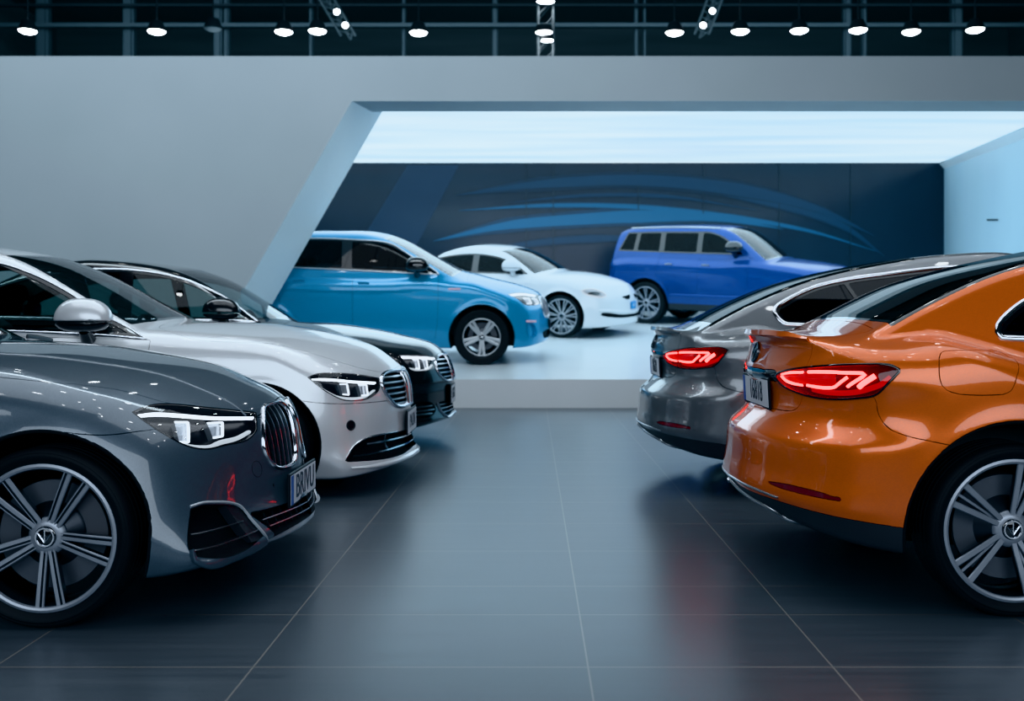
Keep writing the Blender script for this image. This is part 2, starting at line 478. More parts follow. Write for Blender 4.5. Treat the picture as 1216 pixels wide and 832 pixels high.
# white hatchback on the stand
CARS['G'] = dict(pos=(1.93, 19.2, None, -27.0, TILT), p=car_params(
    L=5.1, xf=1.08, xr=4.15, zmax=1.85, wmax=1.08, Rt=.40, zw=.40, Ra=.46, xm=3.2, zb=1.2, inner=.6, tum=.42, flare=.02, kroof=.16, kfs=.2,
    W=[(0, .92), (.5, .97), (1, .99), (3.2, .99), (4.2, 1.0), (5.1, .92)],
    Pf=[(0, 0), (.2, .02), (.4, .07), (.6, .16), (.75, .27), (.86, .40), (.98, .60)],
    S=[(-1.0, .10), (-.86, .05), (-.6, .012), (-.4, 0), (-.25, .004), (-.1, .02), (0, .045), (.1, .10), (.25, .22)],
    Zl=[(0, .95), (1.5, 1.05), (3.5, 1.1), (5.1, 1.08)],
    Zb=[(0, .24), (.2, .22), (.5, .2), (1, .2), (4.4, .22), (4.9, .28), (5.1, .4)],
    D=[(0, .80), (.06, .88), (.18, .98), (.45, 1.08), (.8, 1.155), (1.2, 1.20), (1.6, 1.21), (2.4, 1.15), (4.2, 1.2), (5.1, 1.1)],
    N=[(.2, .06), (.30, .01), (.45, 0), (.62, .01), (.8, .04), (.92, .09), (1.05, .16)],
    C=[(1.5, 1.2), (1.9, 1.42), (2.3, 1.60), (2.7, 1.69), (3.1, 1.715), (3.6, 1.66), (4.2, 1.48), (4.8, 1.2)],
    Wc=[(1.2, .80), (1.8, .86), (2.5, .88), (3.5, .86), (4.8, .74)]))
# deep blue boxy off-roader on the stand
CARS['H'] = dict(pos=(6.40, 20.1, None, -35.0, TILT), p=car_params(
    L=5.3, xf=.98, xr=4.18, zmax=2.1, wmax=1.06, Rt=.43, zw=.43, Ra=.50, xm=3.3, zb=1.35, inner=.6, tum=.20, qf=.12, qr=.05, kroof=.10, ktop=.11, kfs=.2,
    W=[(0, .96), (.5, .98), (1, .99), (3.2, .99), (4.2, .99), (5.3, .96)],
    Pf=[(0, 0), (.2, .01), (.4, .04), (.6, .09), (.75, .16), (.86, .26), (.98, .44)],
    Pr=[(0, 0), (.2, .008), (.4, .02), (.6, .05), (.75, .09), (.86, .16), (.98, .3)],
    S=[(-1.0, .10), (-.86, .05), (-.7, .012), (-.5, 0), (-.3, .0), (-.1, .01), (0, .02), (.1, .05), (.25, .14)],
    Zl=[(0, 1.12), (1.5, 1.24), (3.5, 1.28), (5.3, 1.28)],
    Zb=[(0, .36), (.2, .34), (.5, .32), (1, .32), (4.4, .32), (4.9, .36), (5.3, .45)],
    D=[(0, 1.0), (.06, 1.08), (.18, 1.17), (.5, 1.24), (.9, 1.29), (1.3, 1.33), (1.8, 1.34), (2.6, 1.3), (4.6, 1.35), (5.3, 1.3)],
    N=[(.3, .06), (.42, .01), (.55, 0), (.8, .01), (1.0, .03), (1.15, .10)],
    R=[(.3, .12), (.5, .03), (.8, 0), (1.2, .03), (1.6, .14), (2.0, .3)],
    C=[(1.42, 1.33), (1.7, 1.54), (2.0, 1.76), (2.3, 1.93), (2.6, 2.0), (3.2, 2.03), (4.2, 2.02), (4.8, 1.97), (5.05, 1.85), (5.2, 1.5), (5.3, 1.2)],
    Wc=[(1.2, .84), (1.8, .88), (2.5, .90), (4.2, .90), (5.2, .86)]))

def car_matrix(key):
    """4x4 local->world of a car; local origin lies under the middle of the car"""
    X, Y, Z, yaw, tilt = CARS[key]['pos']
    if Z is None: Z = ramp_z(Y)
    L = CARS[key]['p']['L']
    c, s = math.cos(math.radians(yaw)), math.sin(math.radians(yaw))
    Rz = np.array([[c, -s, 0], [s, c, 0], [0, 0, 1]])
    ct, st = math.cos(tilt), math.sin(tilt)
    Rx = np.array([[1, 0, 0], [0, ct, -st], [0, st, ct]])
    Rm = Rx @ Rz
    nose = np.array([X, Y, Z])
    o = nose - Rm @ np.array([L/2, 0, 0])
    M = np.eye(4); M[:3, :3] = Rm; M[:3, 3] = o
    return M

_h = CARS['H']['p']
for _k in ('D', 'C', 'Zl'): _h[_k] = [(a, b + 0.09) for a, b in _h[_k]]
_h.update(zb=1.44, Rt=.45, zw=.45, Ra=.52, zmax=2.2)
import bpy
from mathutils import Matrix, Vector
SC = bpy.context.scene
COL = SC.collection

# ------------------------------------------------------------------ materials
MATS = {}
def new_mat(name):
    m = bpy.data.materials.new(name); m.use_nodes = True
    nt = m.node_tree; b = nt.nodes['Principled BSDF']
    MATS[name] = m
    return m, nt, b
def setin(b, **k):
    names = dict(col='Base Color', metal='Metallic', rough='Roughness', coat='Coat Weight', coatr='Coat Roughness', spec='Specular IOR Level',
                 ecol='Emission Color', estr='Emission Strength', ior='IOR', trans='Transmission Weight', alpha='Alpha')
    for n, v in k.items():
        if n in ('col', 'ecol') and len(v) == 3: v = tuple(v) + (1,)
        b.inputs[names[n]].default_value = v
def simple(name, col, rough=0.5, metal=0.0, **k):
    if name in MATS: return MATS[name]
    m, nt, b = new_mat(name); setin(b, col=col, rough=rough, metal=metal, **k); return m
def dark_back(nt, b, col=(0.012, 0.013, 0.015)):
    """inner side of a panel is dark lining"""
    out = nt.nodes['Material Output']
    g = nt.nodes.new('ShaderNodeNewGeometry'); mix = nt.nodes.new('ShaderNodeMixShader')
    d = nt.nodes.new('ShaderNodeBsdfDiffuse'); d.inputs[0].default_value = col + (1,)
    nt.links.new(g.outputs['Backfacing'], mix.inputs[0]); nt.links.new(b.outputs[0], mix.inputs[1]); nt.links.new(d.outputs[0], mix.inputs[2])
    nt.links.new(mix.outputs[0], out.inputs[0])
def paint(name, col, metal=0.5, rough=0.32, coat=1.0, flake=0.25, dark=0.55):
    if name in MATS: return MATS[name]
    m, nt, b = new_mat(name)
    setin(b, col=col, metal=metal, rough=rough, coat=coat, coatr=0.03)
    tc = nt.nodes.new('ShaderNodeTexCoord'); n = nt.nodes.new('ShaderNodeTexNoise'); n.inputs['Scale'].default_value = 900
    n.inputs['Detail'].default_value = 1
    nt.links.new(tc.outputs['Object'], n.inputs['Vector'])
    r = nt.nodes.new('ShaderNodeValToRGB')
    r.color_ramp.elements[0].position = 0.35; r.color_ramp.elements[1].position = 0.75
    r.color_ramp.elements[0].color = tuple(c*(1-flake) for c in col) + (1,)
    r.color_ramp.elements[1].color = tuple(min(1, c*(1+flake)) for c in col) + (1,)
    nt.links.new(n.outputs[0], r.inputs[0])
    nt.links.new(r.outputs[0], b.inputs['Base Color'])
    dark_back(nt, b)
    return m
def emit(name, col, strength):
    if name in MATS: return MATS[name]
    m, nt, b = new_mat(name); setin(b, col=(0.02, 0.02, 0.02), ecol=col, estr=strength, rough=0.3); return m
def glass(name, tint, refl=1.0, rough=0.0):
    if name in MATS: return MATS[name]
    m = bpy.data.materials.new(name); m.use_nodes = True; nt = m.node_tree; nt.nodes.clear(); MATS[name] = m
    out = nt.nodes.new('ShaderNodeOutputMaterial'); mix = nt.nodes.new('ShaderNodeMixShader')
    t = nt.nodes.new('ShaderNodeBsdfTransparent'); t.inputs[0].default_value = tuple(tint) + (1,)
    g = nt.nodes.new('ShaderNodeBsdfGlossy'); g.inputs['Roughness'].default_value = rough; g.inputs[0].default_value = (refl, refl, refl, 1)
    f = nt.nodes.new('ShaderNodeFresnel'); f.inputs[0].default_value = 1.52
    nt.links.new(f.outputs[0], mix.inputs[0]); nt.links.new(t.outputs[0], mix.inputs[1]); nt.links.new(g.outputs[0], mix.inputs[2])
    nt.links.new(mix.outputs[0], out.inputs[0])
    return m

simple('black_plastic', (0.012, 0.013, 0.015), 0.45)
simple('matt_black', (0.004, 0.004, 0.005), 0.85)
simple('gloss_black', (0.006, 0.006, 0.007), 0.08, coat=1.0)
simple('chrome', (0.72, 0.74, 0.78), 0.12, 1.0)
simple('satin_chrome', (0.55, 0.57, 0.60), 0.28, 1.0)
simple('cladding', (0.036, 0.037, 0.041), 0.45)
simple('badge_grey', (0.10, 0.105, 0.115), 0.25, 0.8)
simple('rim_dark', (0.05, 0.053, 0.06), 0.32, 0.9)
simple('rim_face', (0.33, 0.36, 0.41), 0.36, 0.45)
simple('rim_light', (0.46, 0.49, 0.52), 0.36, 0.4)
simple('disc_metal', (0.16, 0.165, 0.18), 0.4, 0.6)
simple('caliper_metal', (0.14, 0.14, 0.15), 0.45, 0.6)
simple('interior_dark', (0.018, 0.02, 0.022), 0.7)
simple('seat_leather', (0.03, 0.032, 0.036), 0.5)
simple('plate_white', (0.62, 0.64, 0.70), 0.35)
simple('plate_blue', (0.02, 0.07, 0.35), 0.35)
simple('plate_ink', (0.02, 0.02, 0.03), 0.4)
simple('lamp_chrome', (0.6, 0.62, 0.66), 0.2, 1.0)
simple('lamp_dark', (0.015, 0.016, 0.02), 0.25, 0.3)
simple('crystal', (0.55, 0.58, 0.62), 0.12, 0.7)
emit('drl_white', (0.86, 0.93, 1.0), 3.2)
emit('drl_soft', (0.80, 0.90, 1.0), 0.75)
emit('drl_mid', (0.84, 0.92, 1.0), 1.9)
simple('trim_silver', (0.50, 0.55, 0.60), 0.32, 0.35)
emit('tail_bar', (1.0, 0.17, 0.12), 8.0)
emit('tail_glow', (1.0, 0.02, 0.02), 0.55)
simple('red_dark', (0.10, 0.002, 0.004), 0.25)
simple('reflector_red', (0.11, 0.002, 0.006), 0.2, coat=1.0)
glass('lens_clear', (0.93, 0.95, 0.97))
glass('lens_red', (0.85, 0.14, 0.12))
glass('glass_tint', (0.70, 0.80, 0.80))
glass('glass_dark', (0.05, 0.06, 0.07))
glass('glass_rear', (0.05, 0.06, 0.07), .30)
glass('glass_smoke', (0.42, 0.53, 0.53))
glass('glass_stand', (0.06, 0.075, 0.085), .38)
glass('glass_shield', (0.60, 0.68, 0.70))

def rubber_mat():
    m, nt, b = new_mat('tyre_rubber'); setin(b, col=(0.008, 0.008, 0.009), rough=0.62, spec=0.35)
    tc = nt.nodes.new('ShaderNodeTexCoord'); n = nt.nodes.new('ShaderNodeTexNoise'); n.inputs['Scale'].default_value = 40
    bp = nt.nodes.new('ShaderNodeBump'); bp.inputs['Strength'].default_value = 0.06
    nt.links.new(tc.outputs['Object'], n.inputs['Vector']); nt.links.new(n.outputs[0], bp.inputs['Height']); nt.links.new(bp.outputs[0], b.inputs['Normal'])
rubber_mat()

# ------------------------------------------------------------------ mesh helpers
def mk(name, V, F, mat, parent=None, normals=None, smooth=True, mats=None, fm=None):
    me = bpy.data.meshes.new(name)
    me.from_pydata([tuple(map(float, v)) for v in V], [], [tuple(map(int, p)) for p in F])
    for m in (mats or [mat]): me.materials.append(MATS[m] if isinstance(m, str) else m)
    if fm is not None: me.polygons.foreach_set('material_index', list(map(int, fm)))
    me.polygons.foreach_set('use_smooth', [bool(smooth)]*len(me.polygons))
    if normals is not None: me.normals_split_custom_set_from_vertices([tuple(map(float, n)) for n in normals])
    me.update()
    o = bpy.data.objects.new(name, me); COL.objects.link(o)
    if parent: o.parent = parent
    return o
def empty(name, M=None):
    o = bpy.data.objects.new(name, None); COL.objects.link(o); o.empty_display_size = 0.2
    if M is not None: o.matrix_world = Matrix([list(map(float, r)) for r in M])
    return o
def tag(o, label=None, cat=None, group=None, kind=None):
    if label: o['label'] = label
    if cat: o['category'] = cat
    if group: o['group'] = group
    if kind: o['kind'] = kind
    return o

class MB:
    def __init__(self): self.V = []; self.F = []; self.M = []
    def add(self, V, F, mi=0):
        k = len(self.V); self.V += [tuple(v) for v in V]; self.F += [tuple(i + k for i in f) for f in F]; self.M += [mi]*len(F)
    def box(self, lo, hi, mi=0, bev=0.0, xf=None):
        x0, y0, z0 = lo; x1, y1, z1 = hi
        if bev <= 0:
            V = [(x0, y0, z0), (x1, y0, z0), (x1, y1, z0), (x0, y1, z0), (x0, y0, z1), (x1, y0, z1), (x1, y1, z1), (x0, y1, z1)]
            F = [(0, 3, 2, 1), (4, 5, 6, 7), (0, 1, 5, 4), (1, 2, 6, 5), (2, 3, 7, 6), (3, 0, 4, 7)]
        else:
            b = bev; V = []; F = []
            # chamfered box: three rings of eight
            def ring(z, i):
                return [(x0+i, y0+b, z), (x0+b, y0+i, z), (x1-b, y0+i, z), (x1-i, y0+b, z), (x1-i, y1-b, z), (x1-b, y1-i, z), (x0+b, y1-i, z), (x0+i, y1-b, z)]
            for z, i in ((z0, b*0.999), (z0+b, 0), (z1-b, 0), (z1, b*0.999)): V += ring(z, i)
            F.append(tuple(reversed(range(8)))); F.append(tuple(range(24, 32)))
            for k in range(3):
                for j in range(8): F.append((k*8+j, k*8+(j+1) % 8, k*8+8+(j+1) % 8, k*8+8+j))
        if xf is not None: V = [tuple(xf @ Vector(v)) for v in V]
        self.add(V, F, mi)
    def lathe(self, prof, n=48, axis='y', mi=0, closed=False, c=(0, 0, 0)):
        """prof: (r, h) list spun about axis"""
        V = []; F = []; m = len(prof)
        for k in range(n):
            a = 2*math.pi*k/n; ca, sa = math.cos(a), math.sin(a)
            for r, h in prof:
                p = {'y': (r*ca, h, r*sa), 'z': (r*ca, r*sa, h), 'x': (h, r*ca, r*sa)}[axis]
                V.append((p[0]+c[0], p[1]+c[1], p[2]+c[2]))
        for k in range(n):
            k2 = (k+1) % n
            for j in range(m if closed else m-1):
                j2 = (j+1) % m
                q = (k*m+j, k*m+j2, k2*m+j2, k2*m+j)
                F.append(q if axis == 'y' else q[::-1])
        self.add(V, F, mi)
    def tube(self, pts, r, n=10, mi=0, cap=True):
        P = [Vector(p) for p in pts]; V = []; F = []
        up = Vector((0, 0, 1))
        for i, p in enumerate(P):
            t = (P[min(i+1, len(P)-1)] - P[max(i-1, 0)]).normalized()
            u = up if abs(t.dot(up)) < 0.95 else Vector((1, 0, 0))
            a = t.cross(u).normalized(); b = t.cross(a).normalized()
            rr = r[i] if isinstance(r, (list, tuple)) else r
            for k in range(n):
                th = 2*math.pi*k/n; V.append(tuple(p + a*(rr*math.cos(th)) + b*(rr*math.sin(th))))
        for i in range(len(P)-1):
            for k in range(n): F.append((i*n+k, i*n+(k+1) % n, (i+1)*n+(k+1) % n, (i+1)*n+k))
        if cap: F.append(tuple(reversed(range(n)))); F.append(tuple(range((len(P)-1)*n, len(P)*n)))
        self.add(V, F, mi)
    def make(self, name, mats, parent=None, smooth=False, angle=None):
        if not isinstance(mats, (list, tuple)): mats = [mats]
        o = mk(name, self.V, self.F, None, parent, smooth=smooth or angle is not None, mats=mats, fm=self.M)
        if angle is not None: sharp(o, angle)
        return o
def sharp(o, deg=35):
    """mark edges sharper than deg as sharp, keep the rest smooth"""
    me = o.data
    import bmesh
    bm = bmesh.new(); bm.from_mesh(me)
    lim = math.radians(deg)
    for e in bm.edges:
        if len(e.link_faces) == 2: e.smooth = e.calc_face_angle(0) < lim
        else: e.smooth = False
    bm.to_mesh(me); bm.free()

def mesh_sdf(name, fun, lo, hi, h, mat, parent=None, mats=None, pick=None):
    V, Q = surface_nets(fun, lo, hi, h)
    e = 0.001
    def gr(V):
        x, y, z = V.T
        return np.stack([fun(x+e, y, z)-fun(x-e, y, z), fun(x, y+e, z)-fun(x, y-e, z), fun(x, y, z+e)-fun(x, y, z-e)], 1)/(2*e)
    for _ in range(3):
        g = gr(V); V = V - g*np.clip(fun(V[:, 0], V[:, 1], V[:, 2])/np.maximum((g*g).sum(1), .05), -h, h)[:, None]
    g = gr(V); n = g/np.maximum(np.linalg.norm(g, axis=1, keepdims=True), 1e-9)
    fm = None
    if pick is not None: fm = pick(V[Q].mean(1)).astype(int)
    return mk(name, V, Q.tolist(), mat, parent, normals=n, mats=mats, fm=fm)

# ------------------------------------------------------------------ pieces laid on a car skin
def vnorm(a): return a/np.maximum(np.linalg.norm(a, axis=-1, keepdims=True), 1e-9)
def piece(name, skin, region, mat, parent, side=None, gap=0.0021, flange=0.012, push=0.0, lift=0.0, wall=False):
    V, F = skin.extract(region, side)
    if not F: return None
    N = skin.f.normal(V)
    be = boundary_edges(F)
    bv = sorted({a for e in be for a in e})
    if gap and bv:
        inn = np.zeros_like(V)
        bs = set(bv)
        for p in F:
            if bs.isdisjoint(p): continue
            c = V[p].mean(0)
            for v in p: inn[v] += c - V[v]
        b = np.array(bv); d = inn[b]; d -= N[b]*(d*N[b]).sum(1, keepdims=True); d = vnorm(d)
        V[b] += d*gap
    S = V - N*push + N*lift
    allV = [S]; allN = [N]; FF = [list(p) for p in F]
    if (flange or wall) and bv:
        k = len(V); ix = {v: i for i, v in enumerate(bv)}; nb = len(bv)
        if wall: top, bot = V[bv], S[bv]
        else: top, bot = S[bv], S[bv] - N[bv]*flange
        # wall normal: points away from the piece (flange) or into it (recess wall)
        tn = np.zeros((nb, 3))
        for a, b in be:
            e = V[b] - V[a]; n = np.cross(e, N[a]); tn[ix[a]] += n; tn[ix[b]] += n
        tn = vnorm(tn)*(-1 if wall else 1)
        allV += [top, bot]; allN += [tn, tn]
        for a, b in be:
            i, j = ix[a], ix[b]
            q = [k+i, k+nb+i, k+nb+j, k+j]
            FF.append(q if not wall else q[::-1])
    return mk(name, np.concatenate(allV), FF, mat, parent, normals=np.concatenate(allN))

def resample(P, step):
    P = np.asarray(P, float); d = np.r_[0, np.cumsum(np.linalg.norm(np.diff(P, axis=0), axis=1))]
    n = max(2, int(round(d[-1]/step)) + 1)
    t = np.linspace(0, d[-1], n)
    return np.stack([np.interp(t, d, P[:, i]) for i in range(P.shape[1])], 1)
def ribbon_mesh(P, N, width, h, base=0.0, closed=False, rnd=False, taper=None):
    """strip along P (on a surface with normals N): width across, h high above base"""
    n = len(P)
    if closed: Tn = np.roll(P, -1, 0) - np.roll(P, 1, 0)
    else: Tn = np.gradient(P, axis=0)
    Tn = vnorm(Tn); S = vnorm(np.cross(N, Tn))
    if rnd: prof = [(-.5, 0), (-.46, .45), (-.28, .85), (0, 1), (.28, .85), (.46, .45), (.5, 0)]
    else: prof = [(-.5, 0), (-.5, .8), (-.42, 1), (.42, 1), (.5, .8), (.5, 0)]
    m = len(prof); V = []
    for i in range(n):
        w = width*(taper[i] if taper is not None else 1)
        for a, b in prof: V.append(P[i] + S[i]*a*w + N[i]*(base + b*h))
    F = []
    for i in range(n if closed else n-1):
        j = (i+1) % n
        for k in range(m-1): F.append((i*m+k, j*m+k, j*m+k+1, i*m+k+1))
        F.append((i*m+m-1, j*m+m-1, j*m, i*m))
    if not closed: F.append(tuple(range(m))); F.append(tuple(reversed(range((n-1)*m, n*m))))
    return V, F
def ribbon(mb, fld, proj, line, side, width, h, base=0.0, closed=False, step=0.02, smooth=True, rnd=False, mi=0, taper=None):
    L = smooth_outline(line, closed) if smooth else np.array([p[:2] for p in line], float)
    if closed: L = np.concatenate([L, L[:1]])
    L = resample(L, step)
    if closed: L = L[:-1]
    P, N = fld.surf(L, proj, side)
    # even out normals so that trims do not twist over creases
    for _ in range(2):
        if closed: N = vnorm(N*2 + np.roll(N, 1, 0) + np.roll(N, -1, 0))
        else: N[1:-1] = vnorm(2*N[1:-1] + N[:-2] + N[2:])
    tp = None
    if taper: tp = np.interp(np.linspace(0, 1, len(L)), [t[0] for t in taper], [t[1] for t in taper])
    V, F = ribbon_mesh(P, N, width, h, base, closed, rnd, tp)
    mb.add(V, F, mi)
def patch(mb, fld, proj, poly, side, d0, d1, mi=0, smooth=False, n=1):
    """solid block whose face follows the skin: from depth d0 (outer) to d1 (inner) along the normals"""
    L = smooth_outline(poly, True, 5) if smooth else np.array([p[:2] for p in poly], float)
    if n > 1: L = np.concatenate([L[i] + (L[(i+1) % len(L)] - L[i])*(np.arange(n)/n)[:, None] for i in range(len(L))])
    P, N = fld.surf(L, proj, side); nm = vnorm(N.mean(0)); N = vnorm(N + 2*nm)
    A = P - N*d0; B = P - N*d1; k = len(L)
    c0 = A.mean(0); c1 = B.mean(0)
    V = np.concatenate([A, B, [c0], [c1]])
    a2 = np.cross(A[1] - A[0], A[2] - A[1]) @ nm
    area = 0
    for i in range(k): area += np.cross(A[i]-c0, A[(i+1) % k]-c0) @ nm
    F = []
    for i in range(k):
        j = (i+1) % k
        fs = [(i, j, 2*k), (k+j, k+i, 2*k+1), (i, k+i, k+j, j)]
        if area < 0: fs = [f[::-1] for f in fs]
        F += fs
    mb.add(V, F, mi)
def slat_lines(poly, axis, vals, inset=0.0):
    """chords of a smooth outline at coordinate `axis`=value"""
    P = smooth_outline(poly); out = []
    for v in vals:
        xs = []
        for i in range(len(P)):
            a, b = P[i], P[(i+1) % len(P)]
            if (a[axis] > v) != (b[axis] > v):
                xs.append(a[1-axis] + (v - a[axis])/(b[axis]-a[axis])*(b[1-axis]-a[1-axis]))
        if len(xs) >= 2:
            x0, x1 = min(xs) + inset, max(xs) - inset
            if x1 - x0 > 0.01: out.append([(v, x0), (v, x1)] if axis == 0 else [(x0, v), (x1, v)])
    return out

def text_mesh(name, txt, size, mat, parent, M, depth=0.001, sx=1.0):
    cu = bpy.data.curves.new('txt', 'FONT'); cu.body = txt; cu.size = size; cu.extrude = depth; cu.align_x = 'CENTER'; cu.align_y = 'CENTER'
    ob = bpy.data.objects.new('txt', cu); COL.objects.link(ob)
    dg = bpy.context.evaluated_depsgraph_get()
    me = bpy.data.meshes.new_from_object(ob.evaluated_get(dg))
    bpy.data.objects.remove(ob); bpy.data.curves.remove(cu)
    me.transform(Matrix(M) @ Matrix.Diagonal((sx, 1, 1, 1)))
    me.materials.clear(); me.materials.append(MATS[mat]); me.name = name
    o = bpy.data.objects.new(name, me); COL.objects.link(o)
    if parent: o.parent = parent
    return o

def frame_front(x, y, z, pitch=0.0, rear=False, yaw=0.0):
    """matrix: local X across the plate (reader's right), local Y up, local Z outward (+x of the car, or -x at the rear)"""
    if not rear: ex, ez = Vector((0, 1, 0)), Vector((1, 0, 0))
    else: ex, ez = Vector((0, -1, 0)), Vector((-1, 0, 0))
    ey = Vector((0, 0, 1))
    M = Matrix(((ex.x, ey.x, ez.x), (ex.y, ey.y, ez.y), (ex.z, ey.z, ez.z)))
    M = M @ Matrix.Rotation(yaw, 3, 'Y') @ Matrix.Rotation(pitch, 3, 'X')
    M = M.to_4x4(); M.translation = (x, y, z)
    return M
def license_plate(parent, M, txt, w=0.52, h=0.115, sx=0.8, size=0.105, blue=True):
    mb = MB(); mb.box((-w/2-.012, -h/2-.012, -.012), (w/2+.012, h/2+.012, 0.0), 0, .004, M)
    p = mb.make('license_plate', 'black_plastic', parent)
    mb = MB(); mb.box((-w/2, -h/2, 0.0005), (w/2, h/2, 0.0035), 0, 0, M); mb.make('plate_panel', 'plate_white', p)
    if blue:
        mb = MB(); mb.box((-w/2, -h/2, 0.003), (-w/2+.045, h/2, 0.0045), 0, 0, M); mb.make('blue_band', 'plate_blue', p)
    if txt: text_mesh('plate_lettering', txt, size, 'plate_ink', p, M @ Matrix.Translation((0.025 if blue else 0, 0, 0.0045)), .0008, sx)
    return p

# ------------------------------------------------------------------ wheels
def copy_tree(o, parent=None):
    c = o.copy(); COL.objects.link(c)
    if parent: c.parent = parent
    for ch in list(o.children): copy_tree(ch, c)
    return c
def make_wheel(R, rim_r, width, style, nsp=5, rot=0.0, fine=1, hub='ring', light=False):
    """wheel about the y axis, outer face toward -y.  returns the rim object with its sub-parts"""
    n = 96 if fine else 48
    w2 = width/2
    face = 'rim_light' if light else 'rim_face'
    mb = MB()
    r = rim_r
    # barrel, outer lip
    mb.lathe([(r*0.93, w2*0.82), (r*0.97, w2*0.86), (r*1.0, w2*0.9), (r*0.985, w2*0.6), (r*0.90, w2*0.35), (r*0.885, -w2*0.2), (r*0.90, -w2*0.55), (r*0.925, -w2*0.80)], n, 'y', 0)
    mb.lathe([(r*0.925, -w2*0.80), (r*0.935, -w2*0.90), (r*0.965, -w2*0.93), (r*1.0, -w2*0.90), (r*1.01, -w2*0.82)], n, 'y', 1)
    # hub
    hr = r*0.26
    hy = -w2*0.62
    mb.lathe([(r*0.10, hy-0.004), (hr*0.55, hy-0.006), (hr*0.85, hy-0.001), (hr, hy+0.012), (hr*0.95, hy+0.06)], n//2, 'y', 1)
    mb.lathe([(hr*0.9, hy+0.02), (r*0.5, hy+0.07), (r*0.5, hy+0.09)], n//2, 'y', 0)
    # spokes
    def spoke(a0, a1, w0, w1, y0, y1, groove=True, dep=0.03):
        # a0,a1: angles at hub and rim, radial line between
        P0 = Vector((hr*0.72*math.cos(a0), y0, hr*0.72*math.sin(a0))); P1 = Vector((r*0.945*math.cos(a1), y1, r*0.945*math.sin(a1)))
        segs = 7; V = []; F = []; mi = []
        d = (P1 - P0); d.y = 0; d.normalize(); s = Vector((-d.z, 0, d.x))
        prof = [(-.5, 1.0), (-.5, .12), (-.40, 0), (.02, 0), (.10, .16), (.22, .16), (.28, 0), (.40, 0), (.5, .12), (.5, 1.0)] if groove else [(-.5, 1.0), (-.5, .15), (-.36, 0), (.36, 0), (.5, .15), (.5, 1.0)]
        mcol = [0, 1, 1, 0, 0, 0, 1, 1, 0] if groove else [0, 1, 1, 1, 0]
        m = len(prof)
        for i in range(segs+1):
            t = i/segs; p = P0.lerp(P1, t); p.y = y0 + (y1-y0)*(t**1.5) - 0.006*math.sin(math.pi*t)
            wd = w0 + (w1-w0)*t
            for a, b in prof: V.append(tuple(p + s*(a*wd) + Vector((0, b*dep, 0))))
        for i in range(segs):
            for k in range(m-1):
                F.append((i*m+k, (i+1)*m+k, (i+1)*m+k+1, i*m+k+1)); mi.append(mcol[k])
        k0 = len(mb.V); mb.V += V; mb.F += [tuple(q+k0 for q in f) for f in F]; mb.M += mi
    if style == 'double':
        for k in range(nsp):
            c = rot + 2*math.pi*k/nsp
            for sgn in (-1, 1):
                spoke(c + sgn*0.26, c + sgn*0.155, r*0.105, r*0.125, hy-.002, -w2*0.86)
    elif style == 'double_wide':
        for k in range(nsp):
            c = rot + 2*math.pi*k/nsp
            for sgn in (-1, 1):
                spoke(c + sgn*0.22, c + sgn*0.13, r*0.16, r*0.17, hy-.002, -w2*0.86, False)
    elif style == 'triple':
        for k in range(nsp):
            c = rot + 2*math.pi*k/nsp
            for sgn in (-1, 1):
                spoke(c + sgn*0.20, c + sgn*0.165, r*0.085, r*0.10, hy-.002, -w2*0.86, False)
            spoke(c, c, r*0.045, r*0.05, hy+.012, -w2*0.72, False, .02)
    else:  # many thin spokes
        for k in range(nsp):
            c = rot + 2*math.pi*k/nsp
            spoke(c, c + 0.10, r*0.055, r*0.075, hy-.002, -w2*0.86, False, .02)
            spoke(c, c - 0.10, r*0.055, r*0.075, hy-.002, -w2*0.86, False, .02)
    rim = mb.make('wheel', ['rim_dark', face], None, angle=40)
    # tyre
    mb = MB()
    prof = [(r*0.985, w2*0.84), (r*1.03, w2*0.95), ((r+R)/2, w2*1.04), (R*0.965, w2*0.97), (R*0.99, w2*0.84)]
    nt_ = 5; tr = []
    for i in range(nt_):
        a = w2*0.80 - i*(w2*1.6)/nt_; b = a - (w2*1.6)/nt_
        e = 0.005
        tr += [(R, a - e), (R, b + e)]
        if i < nt_-1: tr += [(R - .009, b + e*.8), (R - .009, b - e*.8)]
    prof += tr + [(R*0.99, -w2*0.84), (R*0.965, -w2*0.97), (R*0.945, -w2*1.0), (R*0.94, -w2*0.992), ((r+R)/2*1.005, -w2*1.04), ((r+R)/2*0.985, -w2*1.035), (r*1.05, -w2*0.985), (r*1.03, -w2*0.94), (r*0.985, -w2*0.84)]
    mb.lathe(prof, n, 'y', 0)
    t = mb.make('tyre', 'tyre_rubber', rim, angle=38)
    # sub parts
    mb = MB(); mb.lathe([(0.001, hy-.012), (hr*0.50, hy-.0125), (hr*0.56, hy-.009), (hr*0.57, hy)], 40, 'y', 0)
    mb.lathe([(hr*.40, hy-.0125), (hr*.43, hy-.0155), (hr*.50, hy-.0155), (hr*.53, hy-.0125)], 40, 'y', 1)
    if fine:
        for a in (0.5, 1.571, 2.64):
            p0 = (0.0, hy-.0145, -hr*.28); p1 = (hr*.36*math.cos(a), hy-.0145, hr*.36*math.sin(a))
            mb.tube([p0, p1], hr*.045, 6, 1)
        mb.tube([(-hr*.22, hy-.0145, hr*.02), (hr*.22, hy-.0145, hr*.02)], hr*.04, 6, 1)
    mb.make('hub_cap', ['gloss_black', 'chrome'], rim, angle=40)
